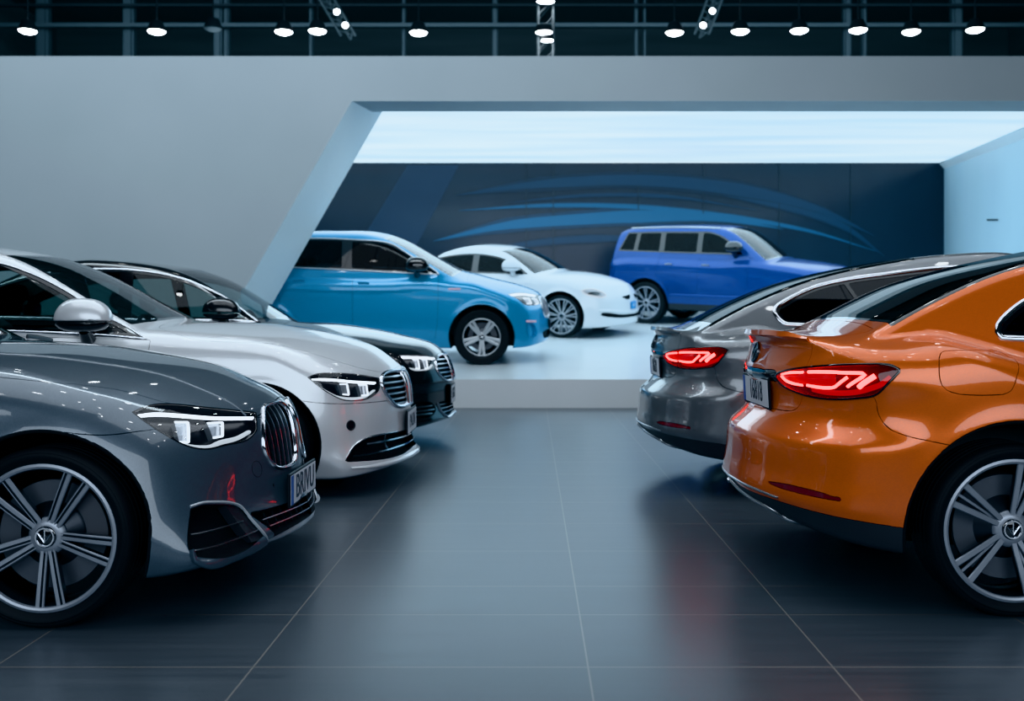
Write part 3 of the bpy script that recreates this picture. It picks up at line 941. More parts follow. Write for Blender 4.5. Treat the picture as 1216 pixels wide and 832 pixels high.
    if fine:
        mb = MB(); dr = r*0.74
        mb.lathe([(r*.30, .0), (r*.32, -.012), (dr, -.012), (dr, .012), (r*.3, .012)], 64, 'y', 0)
        mb.lathe([(.02, -.02), (r*.30, -.022), (r*.32, -.012)], 48, 'y', 0)
        mb.make('brake_disc', 'disc_metal', rim, angle=40)
        mb = MB()
        for k in range(9):
            a0 = -0.5 + k*0.11 + 0.5; a1 = a0 + 0.11
            ri, ro = r*0.52, r*0.80
            pts = [(rr*math.cos(a), yy, rr*math.sin(a)) for yy in (-.045, .035) for rr, a in ((ri, a0), (ro, a0), (ro, a1), (ri, a1))]
            mb.add(pts, [(0, 1, 2, 3), (7, 6, 5, 4), (1, 5, 6, 2), (3, 7, 4, 0)] + ([(0, 4, 5, 1)] if k == 0 else []) + ([(2, 6, 7, 3)] if k == 8 else []))
        mb.make('brake_caliper', 'caliper_metal', rim, angle=40)
    return rim
def mount_wheels(root, P, wheel, y, steer=0):
    """four wheels: the prototype first, then copies"""
    first = True
    for xw in (P['xf'], P['xr']):
        for s in (-1, 1):
            o = wheel if first else copy_tree(wheel)
            first = False
            o.parent = root
            o.matrix_parent_inverse = Matrix.Identity(4)
            o.location = (P['L']/2 - xw, s*y, P['Rt'])
            o.rotation_euler = (0, 0, 0 if s < 0 else math.pi)
# ------------------------------------------------------------------ car assembly
class Car:
    def __init__(self, key, name, label, paint_mat, h, group=None):
        self.key = key; self.P = CARS[key]['p']; self.fl = CarField(**self.P); self.sk = Skin(self.fl, h)
        self.L = self.P['L']; self.paint = paint_mat; self.label = label
        self.root = tag(empty(name, car_matrix(key)), label, 'car', group)
        self.names = []
        fl, P, L = self.fl, self.P, self.L
        for nm, xw in (('wheel_well_front', P['xf']), ('wheel_well_rear', P['xr'])):
            self.sk.cut(nm, lambda V, xw=xw: np.hypot(L/2 - V[:, 0] - xw, V[:, 2] - P['zw']) - (P['Ra'] + 0.013),
                        lambda c, n, xw=xw: np.hypot(L/2 - c[:, 0] - xw, c[:, 2] - P['zw']) < P['Ra'] + 0.05)
    def src(self): return [n for n in self.sk.names if not n.startswith('wheel_well')]
    def cut(self, name, proj, poly, src=None, **k):
        self.sk.cut_poly(name, proj, poly, src or self.src(), **k)
    def cutg(self, name, g, where, src=None): self.sk.cut(name, g, where, src or self.src())
    def piece(self, region, name, mat, side=None, parent=None, **k):
        return piece(name, self.sk, region, mat, parent or self.root, side, **k)
    # ---- glass house
    def side_glass(self, dlo, pillars, inset=0.022, trim='chrome', trim_w=0.02, glass_mat='glass_tint', surround='gloss_black', rear_glass=None, trim_h=.009):
        self.cut('surround', 'side', dlo)
        pl = smooth_outline(dlo)
        edges = [-9] + list(pillars) + [None]
        L = self.L
        for i in range(len(pillars) + 1):
            a = pillars[i-1] if i else None; b = pillars[i] if i < len(pillars) else None
            def g(V, a=a, b=b):
                st = self.fl.st(V, 'side'); d = poly_sd(st, pl) + inset
                if a: d = np.maximum(d, (a[0] + (st[:, 1]-self.P['zb'])*a[1] + a[2]/2) - st[:, 0])
                if b: d = np.maximum(d, st[:, 0] - (b[0] + (st[:, 1]-self.P['zb'])*b[1] - b[2]/2))
                return d
            def where(c, n): return np.abs(n[:, 1]) > 0.2
            self.cutg('glass%d' % i, g, where, ['surround'])
        for s in (-1, 1):
            sr = self.piece('surround', 'window_surround', surround, s, gap=0, flange=.01)
            for i in range(len(pillars) + 1):
                gm = glass_mat if not (rear_glass and i > 0) else rear_glass
                self.piece('glass%d' % i, 'side_window', gm, s, gap=0, flange=0, push=.004)
            if trim:
                mb = MB(); ribbon(mb, self.fl, 'side', dlo, s, trim_w, trim_h, -.002, True, .03, rnd=True)
                mb.make('window_trim', trim, self.root, angle=50)
    def screen(self, x1, rear=False, m=0.055, z0=0.02, mat='glass_shield', x0=None, border=.03):
        fl, P = self.fl, self.P
        xs = np.linspace(0.8, self.L - 0.1, 500)
        C, D = fl.tC(xs), fl.tD(xs)
        up = np.nonzero(C > D + z0)[0]
        x0 = x0 if x0 is not None else (xs[up[0]] if not rear else xs[up[-1]])
        q = P['qf'] if not rear else -P['qr']
        pts = []; right = []
        n = 8
        for i in range(n+1):
            t = i/n; xc = x0 + (x1 - x0)*t
            z = float(fl.tC(xc)) - P['croof']*0.8
            ay = float(fl.tWc(xc)) - P['tum']*(z - P['zb']) - P['tum2']*(z - P['zb'])**2 - m
            for _ in range(3):
                x = xc + q*ay*ay
                z = float(fl.tC(xc)) - P['croof']*(ay/.6)**2
                ay = float(fl.tWc(x)) - P['tum']*(z - P['zb']) - P['tum2']*(z - P['zb'])**2 - m
            right.append((xc + q*ay*ay, ay))
        b = right[0]; t = right[-1]
        poly = [(x0, -.2, 1), (x0 + q*(b[1]*.5)**2, b[1]*.5), (b[0], b[1], 1)] + [r for r in right[1:-1]] + [(t[0], t[1], 1), (x1 + q*(t[1]*.5)**2, t[1]*.5), (x1, -.2, 1)]
        nm = 'rear_window' if rear else 'windshield'
        lim = (x0 - .1, x1 + .3) if not rear else (x1 - .3, x0 + .1)
        self.cut('edge_' + nm, 'top', poly, xlim=lim)
        pl = smooth_outline(poly)
        self.cutg(nm, lambda V: poly_sd(self.fl.st(V, 'top'), pl) + border, lambda c, n: n[:, 2] > .1, ['edge_' + nm])
        self.piece('edge_' + nm, 'window_border', 'gloss_black', gap=0, flange=.004, push=.001)
        self.piece(nm, nm, mat, gap=0, flange=0, push=.0015)
        if not rear: self.shield = right
    def doors(self, xa, xm, xe, ztop, zlo, zmid=None, lean=0.03):
        P = self.P
        z1 = lambda x: float(np.interp(x, [a for a, b in ztop], [b for a, b in ztop]))
        fd = [(xa, z1(xa), 1), (xm, z1(xm), 1), (xm + .01, zlo + .3), (xm + .01, zlo, 1), (xa + .07, zlo, 1), (xa + .02, zlo + .28)]
        rr = P['Ra'] + .09; xr, zw = P['xr'], P['zw']
        arc = [(xr - rr*math.cos(a), zw + rr*math.sin(a)) for a in (1.15, .8, .45, .1)]
        rd = [(xm, z1(xm), 1), (xe, z1(xe), 1)] + arc + [(xr - rr + .02, zlo, 1), (xm + .01, zlo, 1), (xm + .01, zlo + .3)]
        self.cut('front_door', 'side', fd); self.cut('rear_door', 'side', rd)
        self.has_doors = (xm, xe, z1)
    def door_pieces(self, hz=0.13, hmat=None, hl=0.2):
        xm, xe, z1 = self.has_doors
        for s in (-1, 1):
            f = self.piece('front_door', 'front_door', self.paint, s); r = self.piece('rear_door', 'rear_door', self.paint, s)
            for par, x in ((f, xm - .16), (r, xe - .05 - hl)):
                if par is None: continue
                zz = z1(x) - hz
                mb = MB(); ribbon(mb, self.fl, 'side', [(x - hl/2, zz), (x, zz + .004), (x + hl/2, zz)], s, .026, .03, .004, False, .02, rnd=True, taper=[(0, .5), (.12, 1), (.88, 1), (1, .5)])
                mb.make('door_handle', hmat or self.paint, par, angle=60)
    def wells(self):
        [self.piece(r, 'wheel_well', 'matt_black', s, gap=0, flange=0) for r in ('wheel_well_front', 'wheel_well_rear') for s in (-1, 1)]
    def interior(self, x0, x1, zfloor=0.34, wheel=True, belt=None, seat=1.12):
        """dark tub, seats, dashboard and steering wheel between firewall x0 and rear x1"""
        L = self.L; P = self.P; zb = belt or P['zb'] - .04
        X = lambda xb: L/2 - xb
        mb = MB()
        w = 0.70
        mb.box((X(x1), -w, zfloor - .02), (X(x0), w, zfloor))
        for s in (-1, 1): mb.box((X(x1), s*w - .01, zfloor), (X(x0), s*w + .01, zb - .10))
        mb.box((X(x0) - .02, -w, zfloor), (X(x0), w, zb - .06)); mb.box((X(x1), -w, zfloor), (X(x1) + .02, w, zb - .05))
        mb.box((X(x1), -w, zb - .08), (X(x1) + .5, w, zb - .06))
        mb.make('cabin_lining', 'interior_dark', self.root)
        mb = MB()
        mb.box((X(x0) - .42, -w*.97, zb - .30), (X(x0) + .05, w*.97, zb - .06), 0, .05)
        mb.make('dashboard', 'interior_dark', self.root)
        sx = x0 + seat
        for y in (-.36, .36): self.seat(X(sx), y, zfloor, zb)
        mb = MB()
        bx = X(sx + .98)
        mb.box((bx - .25, -.62, zfloor + .05), (bx + .30, .62, zfloor + .28), 0, .05)
        mb.box((bx - .34, -.62, zfloor + .2), (bx - .18, .62, zb + .08), 0, .05)
        for y in (-.36, .36): mb.box((bx - .32, y - .12, zb + .08), (bx - .22, y + .12, zb + .24), 0, .04)
        mb.make('rear_seat', 'seat_leather', self.root)
        if wheel:
            mb = MB(); c = Vector((X(x0 + .50), .36, zb - .02)); R = .18
            ring = [c + Vector((-.36*R*math.sin(a), R*math.cos(a), .93*R*math.sin(a))) for a in [2*math.pi*i/28 for i in range(29)]]
            mb.tube(ring, .016, 8); mb.tube([c, c + Vector((.18, 0, -.08))], .03, 8)
            for a in (0, math.pi, -math.pi/2): mb.tube([c, c + Vector((-.36*R*math.sin(a), R*math.cos(a), .93*R*math.sin(a)))], .014, 6)
            mb.make('steering_wheel', 'interior_dark', self.root, angle=50)
    def seat(self, x, y, zf, zb):
        mb = MB()
        mb.box((x - .25, y - .24, zf + .06), (x + .27, y + .24, zf + .24), 0, .06)
        M = Matrix.Translation((x - .24, y, zf + .18)) @ Matrix.Rotation(math.radians(-14), 4, 'Y')
        hgt = zb + .14 - zf - .18
        mb.box((-.08, -.24, 0), (.07, .24, hgt), 0, .06, M)
        mb.box((-.06, -.13, hgt + .03), (.04, .13, hgt + .20), 0, .045, M)
        for s in (-.05, .05): mb.tube([M @ Vector((-.01, s, hgt - .02)), M @ Vector((-.01, s, hgt + .06))], .008, 6)
        mb.make('front_seat', 'seat_leather', self.root, angle=30)
    def mirror(self, xb, z, sides=(-1, 1), mat=None, size=1.0, lower='gloss_black', out=0.13, foot=True):
        P, F = self.fl.surf([(xb, z)], 'side', 1)
        y0 = float(P[0, 1])
        mat = mat or self.paint
        def shell(x, y, z):
            # domed shell: long and flat-bottomed, blunt at the back
            a = np.where(x > 0, .150, .135)*size; b = .085*size; c = np.where(z > 0, .118, .052)*size
            u = (np.abs(x/a)**2.5 + np.abs(y/b)**2.5 + np.abs(z/c)**2.1)**(1/2.4) - 1
            return u*.085*size
        cap = lambda x, y, z: smax(shell(x, y, z), -(z - .004*size), .006)
        low = lambda x, y, z: smax(shell(x*1.03, y*1.03, z), z + .002*size, .006)
        for s in sides:
            bd = ((-.2*size, -.12*size, -.12*size), (.2*size, .12*size, .16*size), .010*size)
            o = mesh_sdf('mirror', cap, *bd, mat, self.root)
            mesh_sdf('mirror_base', low, *bd, lower, o)
            o.location = (self.L/2 - xb, s*(y0 + out*size), z + .05*size)
            mb = MB()
            mb.tube([(-.01*size, s*(-out*size - .02), -.115*size), (.0, s*(-.06*size), -.075*size), (.01*size, s*.0, -.04*size)], [.045*size, .036*size, .03*size], 10)
            mb.make('mirror_foot', lower, o, angle=50)
            
    def headlamp(self, poly, proj, bars, blocks, depth=.045, lens='lens_clear', house='lamp_dark', soft=(), barw=.012):
        for s in (-1, 1):
            h = self.piece('headlight', 'headlight', house, s, gap=.001, flange=0, push=depth, wall=True)
            self.piece('headlight', 'lens', lens, s, parent=h, gap=.003, flange=.004)
            mb = MB(); ribbon(mb, self.fl, proj, poly, s, .007, .004, -.003, True, .015); mb.make('lens_border', 'gloss_black', h, angle=50)
            for b in bars:
                mb = MB(); ribbon(mb, self.fl, proj, b[0], s, b[1], .014, -.020, False, .02, rnd=True, taper=b[2] if len(b) > 2 else None); mb.make('light_strip', 'drl_white', h, angle=60)
            for b in soft:
                mb = MB(); ribbon(mb, self.fl, proj, b[0], s, b[1], .02, -.034, False, .02, rnd=True, taper=b[2] if len(b) > 2 else None); mb.make('light_guide', 'drl_soft', h, angle=60)
            for b in blocks:
                mb = MB(); patch(mb, self.fl, proj, b, s, .014, .05, 0)
                # bright leading edge of the projector block
                o = mb.make('projector', 'crystal', h)
                P = np.array([q[:2] for q in b], float)
                mb = MB(); e = [tuple(P[1]), tuple(P[2])]
                ribbon(mb, self.fl, proj, e, s, .011, .006, -.016, False, .02, False); ribbon(mb, self.fl, proj, [tuple(P[0]), tuple(P[1])], s, .008, .006, -.016, False, .02, False)
                ribbon(mb, self.fl, proj, [tuple(P[2]), tuple(P[3])], s, .008, .006, -.016, False, .02, False)
                mb.make('light_bracket', 'drl_mid', h)
    def grille(self, region, poly, proj, slats, depth=.05, frame=('chrome', .018, .016), slat_mat='satin_chrome', sw=.006, sd=.012, back='matt_black', sides=(-1, 1), name='grille', mesh=None):
        for s in sides:
            g = self.piece(region, name, back, s, gap=0, flange=0, push=depth, wall=True)
            if frame:
                mb = MB(); ribbon(mb, self.fl, proj, poly, s, frame[1], frame[2], -.004, True, .015, rnd=True); mb.make('grille_frame', frame[0], g, angle=60)
            mb = MB()
            for ln in slats: ribbon(mb, self.fl, proj, ln, s, sw, sd, -sd - .002, False, .02, False)
            if slats: mb.make('grille_bars', slat_mat, g, angle=50)
            if mesh:
                mb = MB()
                for ln in mesh: ribbon(mb, self.fl, proj, ln, s, .005, .008, -.03, False, .03, False)
                mb.make('grille_mesh', 'black_plastic', g)
    def line(self, name, proj, pts, mat, w, h, base=-.002, sides=(-1, 1), rnd=True, smooth=True, closed=False, taper=None, parent=None):
        for s in sides:
            mb = MB(); ribbon(mb, self.fl, proj, pts, s, w, h, base, closed, .02, smooth, rnd, 0, taper); mb.make(name, mat, parent or self.root, angle=60)
    def body(self, name='body_shell', **k):
        return self.piece('body', name, self.paint, **k)
    def wheels(self, rim_r, width, style, nsp=5, rot=0., fine=1, inset=.012, light=False):
        w = make_wheel(self.P['Rt'], rim_r, width, style, nsp, rot, fine, light=light)
        y = float(self.fl.tW(self.P['xf'])) - width/2 - inset
        mount_wheels(self.root, self.P, w, y)
    def hood(self, pts):
        """bonnet panel: pts = (xb, ay) along its edge from the nose to the windscreen"""
        poly = [(pts[0][0], -.3, 1)] + [(p[0], p[1]) + tuple(p[2:]) for p in pts] + [(pts[-1][0], -.3, 1)]
        self.cut('hood', 'top', poly, src=['body'], xlim=(-.1, pts[-1][0] + .2), nmin=.35)
    def lip_line(self, z0): pass

def pts_y(poly, f): return [(a[0], f(a)) + tuple(a[2:]) for a in poly]

# ------------------------------------------------------------------ the dark grey saloon
def car_grey():
    c = Car('A', 'saloon_car', 'dark grey saloon with upright twin chrome grille and five-pair spoke wheel, nearest nose', paint('grey_paint', (0.115, 0.145, 0.178), .42, .36, flake=.35), HERO)
    top = [(1.5, 1.0), (4.1, 1.04)]
    c.hood([(.155, .0), (.16, .18), (.19, .33), (.30, .50), (.45, .62), (.62, .70), (.84, .785), (1.1, .80), (1.4, .78), (1.52, .74, 1)])
    c.doors(1.52, 2.55, 3.62, top, .27)
    dlo = [(1.66, 1.02, 1), (1.9, 1.155), (2.2, 1.27), (2.6, 1.345), (3.1, 1.35), (3.5, 1.295), (3.85, 1.16), (3.97, 1.06, 1), (3.0, 1.03)]
    c.side_glass(dlo, [(2.62, .1, .10)])
    c.screen(2.42); c.screen(3.55, True, mat='glass_tint')
    hl = [(.930, .813, 1), (.851, .832), (.76, .833), (.578, .806), (.338, .768, 1), (.363, .692, 1), (.43, .662), (.557, .657), (.665, .652), (.749, .673), (.823, .718), (.885, .767)]
    kid = [(.225, .780), (.13, .795), (.055, .79), (.035, .76), (.045, .65), (.055, .56), (.10, .520), (.19, .512), (.265, .525), (.315, .57), (.325, .63), (.285, .72)]
    fog = [(.775, .436, 1), (.70, .44), (.53, .408, 1), (.47, .33), (.40, .25, 1), (.55, .235), (.70, .225), (.79, .25), (.81, .31)]
    mid = [(.535, .372, 1), (.40, .362), (.26, .358), (.1, .352), (-.1, .352, 1), (-.1, .262, 1), (.1, .262), (.26, .252), (.40, .243, 1)]
    c.cut('headlight', 'fc', hl); c.cut('kidney', 'front', kid)
    c.cut('fog', 'fc', fog); c.cut('mid', 'front', mid)
    # bumper below the lamps
    c.cut('front_bumper', 'side', [(-.3, .745, 1), (.45, .745), (.60, .735), (.75, .75, 1), (.75, .0, 1), (-.3, .0, 1)], src=['body'], xlim=(-.2, .8), nmin=-2)
    c.body(); c.piece('hood', 'hood', c.paint); c.piece('front_bumper', 'front_bumper', c.paint); c.wells(); c.door_pieces()
    drl = [(.915, .806), (.833, .808), (.729, .796), (.578, .774), (.352, .752)]
    low = [(.902, .783), (.857, .743), (.802, .706), (.719, .675), (.623, .662), (.561, .675), (.455, .680), (.381, .697)]
    c.headlamp(hl, 'fc', [(drl, .013, [(0, .5), (.1, 1), (1, 1)])], [[(.765, .772), (.706, .767), (.730, .690), (.770, .694)], [(.615, .755), (.535, .751), (.555, .696), (.606, .695)]],
               soft=[(low, .020, [(0, .6), (.15, 1.2), (1, .9)])])
    c.grille('kidney', kid, 'front', slat_lines(kid, 0, [.09, .13, .17, .21, .25, .29]), frame=('chrome', .019, .018), sw=.006, sd=.03)
    # outer dark surround between hood and kidney
    c.grille('fog', fog, 'fc', [[(.79, .345), (.52, .35)], [(.81, .285), (.45, .30)]], frame=None, depth=.07, sw=.006, sd=.01, name='air_intake')
    c.line('intake_trim', 'fc', [(.775, .445), (.70, .45), (.535, .412), (.47, .335), (.40, .25)], 'trim_silver', .012, .010)
    c.line('intake_lip', 'fc', [(.80, .29), (.79, .25), (.70, .222), (.55, .228), (.43, .25)], c.paint, .065, .03, -.004, taper=[(0, .3), (.3, .7), (.7, 1.3), (1, .8)])
    for s in (-1, 1):
        mb = MB(); patch(mb, c.fl, 'fc', [(.60, .424), (.535, .41), (.405, .255), (.50, .262)], s, .006, .05, 0, n=4)
        mb.make('intake_blade', 'cladding', c.root)
    c.grille('mid', mid, 'front', [[(0, .325), (.46, .33)], [(0, .297), (.43, .298)]], frame=None, depth=.06, sw=.006, sd=.012,
             name='lower_grille', mesh=[[(a, .265), (a, .355)] for a in (.05, .12, .19, .26, .33, .40)])
    c.line('splitter', 'front', [(0, .245), (.15, .245), (.3, .238), (.43, .228), (.49, .235)], 'trim_silver', .034, .026, -.004)
    c.line('hood_crease', 'top', [(.21, .36), (.5, .40), (.9, .47), (1.4, .55)], c.paint, .03, .005, -.001, taper=[(0, .3), (.2, 1), (.8, 1), (1, .1)])
    Q, n = c.fl.surf([(.0, .43)], 'front')
    license_plate(c.root, frame_front(float(Q[0, 0]) + .008, 0, .415), 'BRIVU', w=.50, h=.13, sx=.92, size=.15)
    c.line('tow_cover', 'front', [(.40 + .035*math.cos(a), .535 + .035*math.sin(a)) for a in [i*math.pi/8 for i in range(16)]], 'black_plastic', .003, .001, 0, (-1,), closed=True)
    c.line('parking_sensor', 'front', [(.30, .45), (.306, .45)], 'black_plastic', .012, .003, 0)
    c.interior(1.45, 4.1); c.mirror(1.95, 1.03, (-1,))
    c.line('wiper', 'top', [(1.40, .12), (1.43, .30), (1.47, .52)], 'black_plastic', .025, .022, .004, taper=[(0, .5), (.2, 1), (.8, .8), (1, .4)])
    c.wheels(.283, .235, 'double', 5, math.radians(60)); return c

# ------------------------------------------------------------------ the pearl white saloon
def car_white():
    c = Car('B', 'saloon_car', 'pearl white saloon with barred oval grille, parked just behind the dark grey saloon', paint('pearl_paint', (0.70, 0.725, 0.76), .25, .30, flake=.05), HERO)
    c.hood([(.135, .0), (.15, .2), (.20, .38), (.34, .58), (.55, .72), (.8, .80), (1.1, .835), (1.4, .83), (1.60, .76, 1), (1.70, .60)])
    top = [(1.5, 1.04), (2.1, 1.06), (4.4, 1.10)]
    c.doors(1.665, 2.74, 3.85, top, .25)
    dlo = [(1.70, 1.052, 1), (2.067, 1.238), (2.299, 1.375), (2.53, 1.485), (2.78, 1.563), (3.2, 1.605), (3.6, 1.585), (4.0, 1.50), (4.35, 1.35), (4.52, 1.2), (4.45, 1.13), (3.5, 1.118), (2.678, 1.103), (2.12, 1.082)]
    c.side_glass(dlo, [(2.08, .10, .03), (2.78, .1, .11)], inset=.026)
    c.screen(2.70); c.screen(3.9, True, mat='glass_tint')
    hl = [(1.068, .80, 1), (1.004, .822), (.871, .822), (.693, .805), (.472, .768, 1), (.520, .692), (.643, .643), (.777, .637), (.874, .652), (.987, .72)]
    kid = [(.47, .745), (.40, .793), (.26, .812), (.05, .80), (-.1, .80, 1), (-.1, .56, 1), (.10, .56), (.22, .555), (.34, .57), (.43, .63), (.475, .69)]
    lg = [(.86, .24, 1), (.81, .32), (.74, .362), (.65, .382), (.33, .38), (-.1, .372, 1), (-.1, .258, 1), (.167, .246), (.369, .225), (.6, .225)]
    c.cut('headlight', 'fc', hl); c.cut('kidney', 'front', kid); c.cut('low', 'front', lg)
    c.cut('front_bumper', 'side', [(-.3, .60, 1), (.40, .62), (.60, .64), (.8, .68, 1), (.8, -.1, 1), (-.3, -.1, 1)], src=['body'], xlim=(-.2, .8), nmin=-2)
    c.body(); c.piece('hood', 'hood', c.paint); c.piece('front_bumper', 'front_bumper', c.paint); c.wells(); c.door_pieces()
    c.headlamp(hl, 'fc', [([(1.045, .790), (.916, .786), (.752, .767), (.528, .746)], .016, [(0, .4), (.12, 1), (1, 1)])],
               [[(.86, .755), (.80, .752), (.80, .678), (.85, .685)], [(.70, .742), (.625, .738), (.628, .668), (.690, .668)]],
               soft=[([(1.0, .735), (.90, .672), (.78, .652), (.65, .656), (.54, .695)], .02, [(0, .5), (.2, 1), (1, .8)])])
    c.grille('kidney', kid, 'front', [[(.03, z), (.44 if z > .6 else .34, z)] for z in (.775, .735, .695, .655, .615, .58)], frame=('chrome', .03, .022), sw=.014, sd=.02)
    c.line('grille_divider', 'front', [(.012, .805), (.012, .68), (.012, .555)], 'satin_chrome', .026, .02)
    c.grille('low', lg, 'front', [[(0, .335), (.70, .34)], [(0, .29), (.82, .272)], [(.5, .38), (.52, .33), (.51, .285)]], frame=None, depth=.06, sw=.012, sd=.015, slat_mat='chrome', name='lower_grille')
    c.line('grille_trim', 'front', [(.85, .262), (.80, .335), (.73, .372), (.62, .388), (.35, .386)], 'chrome', .012, .01)
    c.line('splitter', 'front', [(0, .205), (.25, .200), (.5, .192), (.7, .19), (.84, .20)], c.paint, .035, .025, -.004, taper=[(0, 1), (.8, 1), (1, .3)])
    Q, n = c.fl.surf([(.0, .45)], 'front')
    license_plate(c.root, frame_front(float(Q[0, 0]) + .006, 0, .435), 'PALIN', w=.50, h=.155, sx=.9, size=.14, blue=False)
    for s in (-1, 1):
        Q, n = c.fl.surf([(.812, .475)], 'fc', s)
        mb = MB(); M = Vector(n[0]).to_track_quat('Z', 'Y').to_matrix().to_4x4(); M.translation = Vector(Q[0])
        mb.lathe([(.001, .002), (.026, .002), (.03, .006), (.034, .004), (.036, -.006)], 24, 'z')
        mb.V = [tuple(M @ Vector(v)) for v in mb.V]; mb.make('parking_sensor', 'black_plastic', c.root, angle=40)
    c.interior(1.62, 4.4, .36, belt=1.06, seat=1.36); c.mirror(2.075, 1.10, (-1,), size=1.3, out=.11)
    c.wheels(.285, .235, 'double', 5, .3); return c

# ------------------------------------------------------------------ the black saloon
def car_black():
    c = Car('C', 'saloon_car', 'glossy black saloon with chrome window line and slatted grille, farthest of the three noses', paint('black_paint', (0.010, 0.011, 0.013), .2, .2, flake=.2), HERO2)
    c.hood([(.12, .0), (.135, .2), (.17, .36), (.30, .56), (.5, .70), (.8, .79), (1.1, .82), (1.35, .80), (1.52, .72, 1)])
    top = [(1.5, 1.14), (4.4, 1.18)]
    c.doors(1.60, 2.8, 3.92, top, .30)
    dlo = [(1.70, 1.164, 1), (2.04, 1.396), (2.33, 1.528), (2.61, 1.598), (2.99, 1.632), (3.5, 1.615), (4.0, 1.51), (4.45, 1.32), (4.6, 1.21, 1), (3.2, 1.185), (2.0, 1.172)]
    c.side_glass(dlo, [(2.02, .10, .03), (2.85, .1, .12)], inset=.03, trim_w=.03, glass_mat='glass_smoke')
    c.screen(2.45, mat='glass_shield'); c.screen(4.0, True, mat='glass_tint')
    hl = [(.85, .868, 1), (.70, .866), (.548, .858), (.344, .836, 1), (.43, .76), (.50, .735), (.60, .722), (.777, .740)]
    kid = [(.405, .79), (.32, .835), (.20, .852), (-.1, .85, 1), (-.1, .625, 1), (.15, .615), (.30, .62), (.40, .66), (.435, .72)]
    fog = [(.75, .435), (.53, .435), (.45, .366), (.56, .312), (.75, .325)]
    low = [(.43, .425, 1), (.2, .43), (-.1, .43, 1), (-.1, .32, 1), (.15, .318), (.35, .295, 1)]
    c.cut('headlight', 'fc', hl); c.cut('kidney', 'front', kid); c.cut('fog', 'fc', fog); c.cut('low', 'front', low)
    c.body(); c.piece('hood', 'hood', c.paint); c.wells(); c.door_pieces()
    c.headlamp(hl, 'fc', [([(.83, .858), (.55, .845), (.37, .828)], .02)], [[(.70, .832), (.63, .83), (.65, .748), (.70, .755)], [(.58, .83), (.51, .826), (.53, .75), (.575, .745)]],
               soft=[([(.78, .76), (.62, .736), (.50, .748), (.43, .775)], .02)])
    c.grille('kidney', kid, 'front', [[(0, z), (.41 if z > .66 else .33, z)] for z in (.815, .775, .735, .695, .655)], frame=('chrome', .024, .018), sw=.014, sd=.02)
    c.grille('fog', fog, 'fc', [[(.74, .405), (.50, .405)], [(.75, .37), (.47, .37)], [(.75, .34), (.52, .338)]], frame=None, sw=.012, name='air_intake')
    c.grille('low', low, 'front', [[(0, .40), (.40, .40)], [(0, .365), (.39, .365)], [(0, .335), (.36, .33)]], frame=None, sw=.01, name='lower_grille')
    c.line('splitter', 'front', [(0, .295), (.15, .292), (.32, .28), (.42, .35), (.46, .42)], 'satin_chrome', .022, .018)
    Q, n = c.fl.surf([(.0, .48)], 'front')
    license_plate(c.root, frame_front(float(Q[0, 0]) + .006, 0, .48), 'SKG8', w=.46, h=.16, sx=.9, size=.14, blue=False)
    c.interior(1.52, 4.5, .38, belt=1.12); c.mirror(1.98, 1.18, (-1,), size=1.15, out=.10)
    c.wheels(.29, .24, 'double', 5, .1); return c

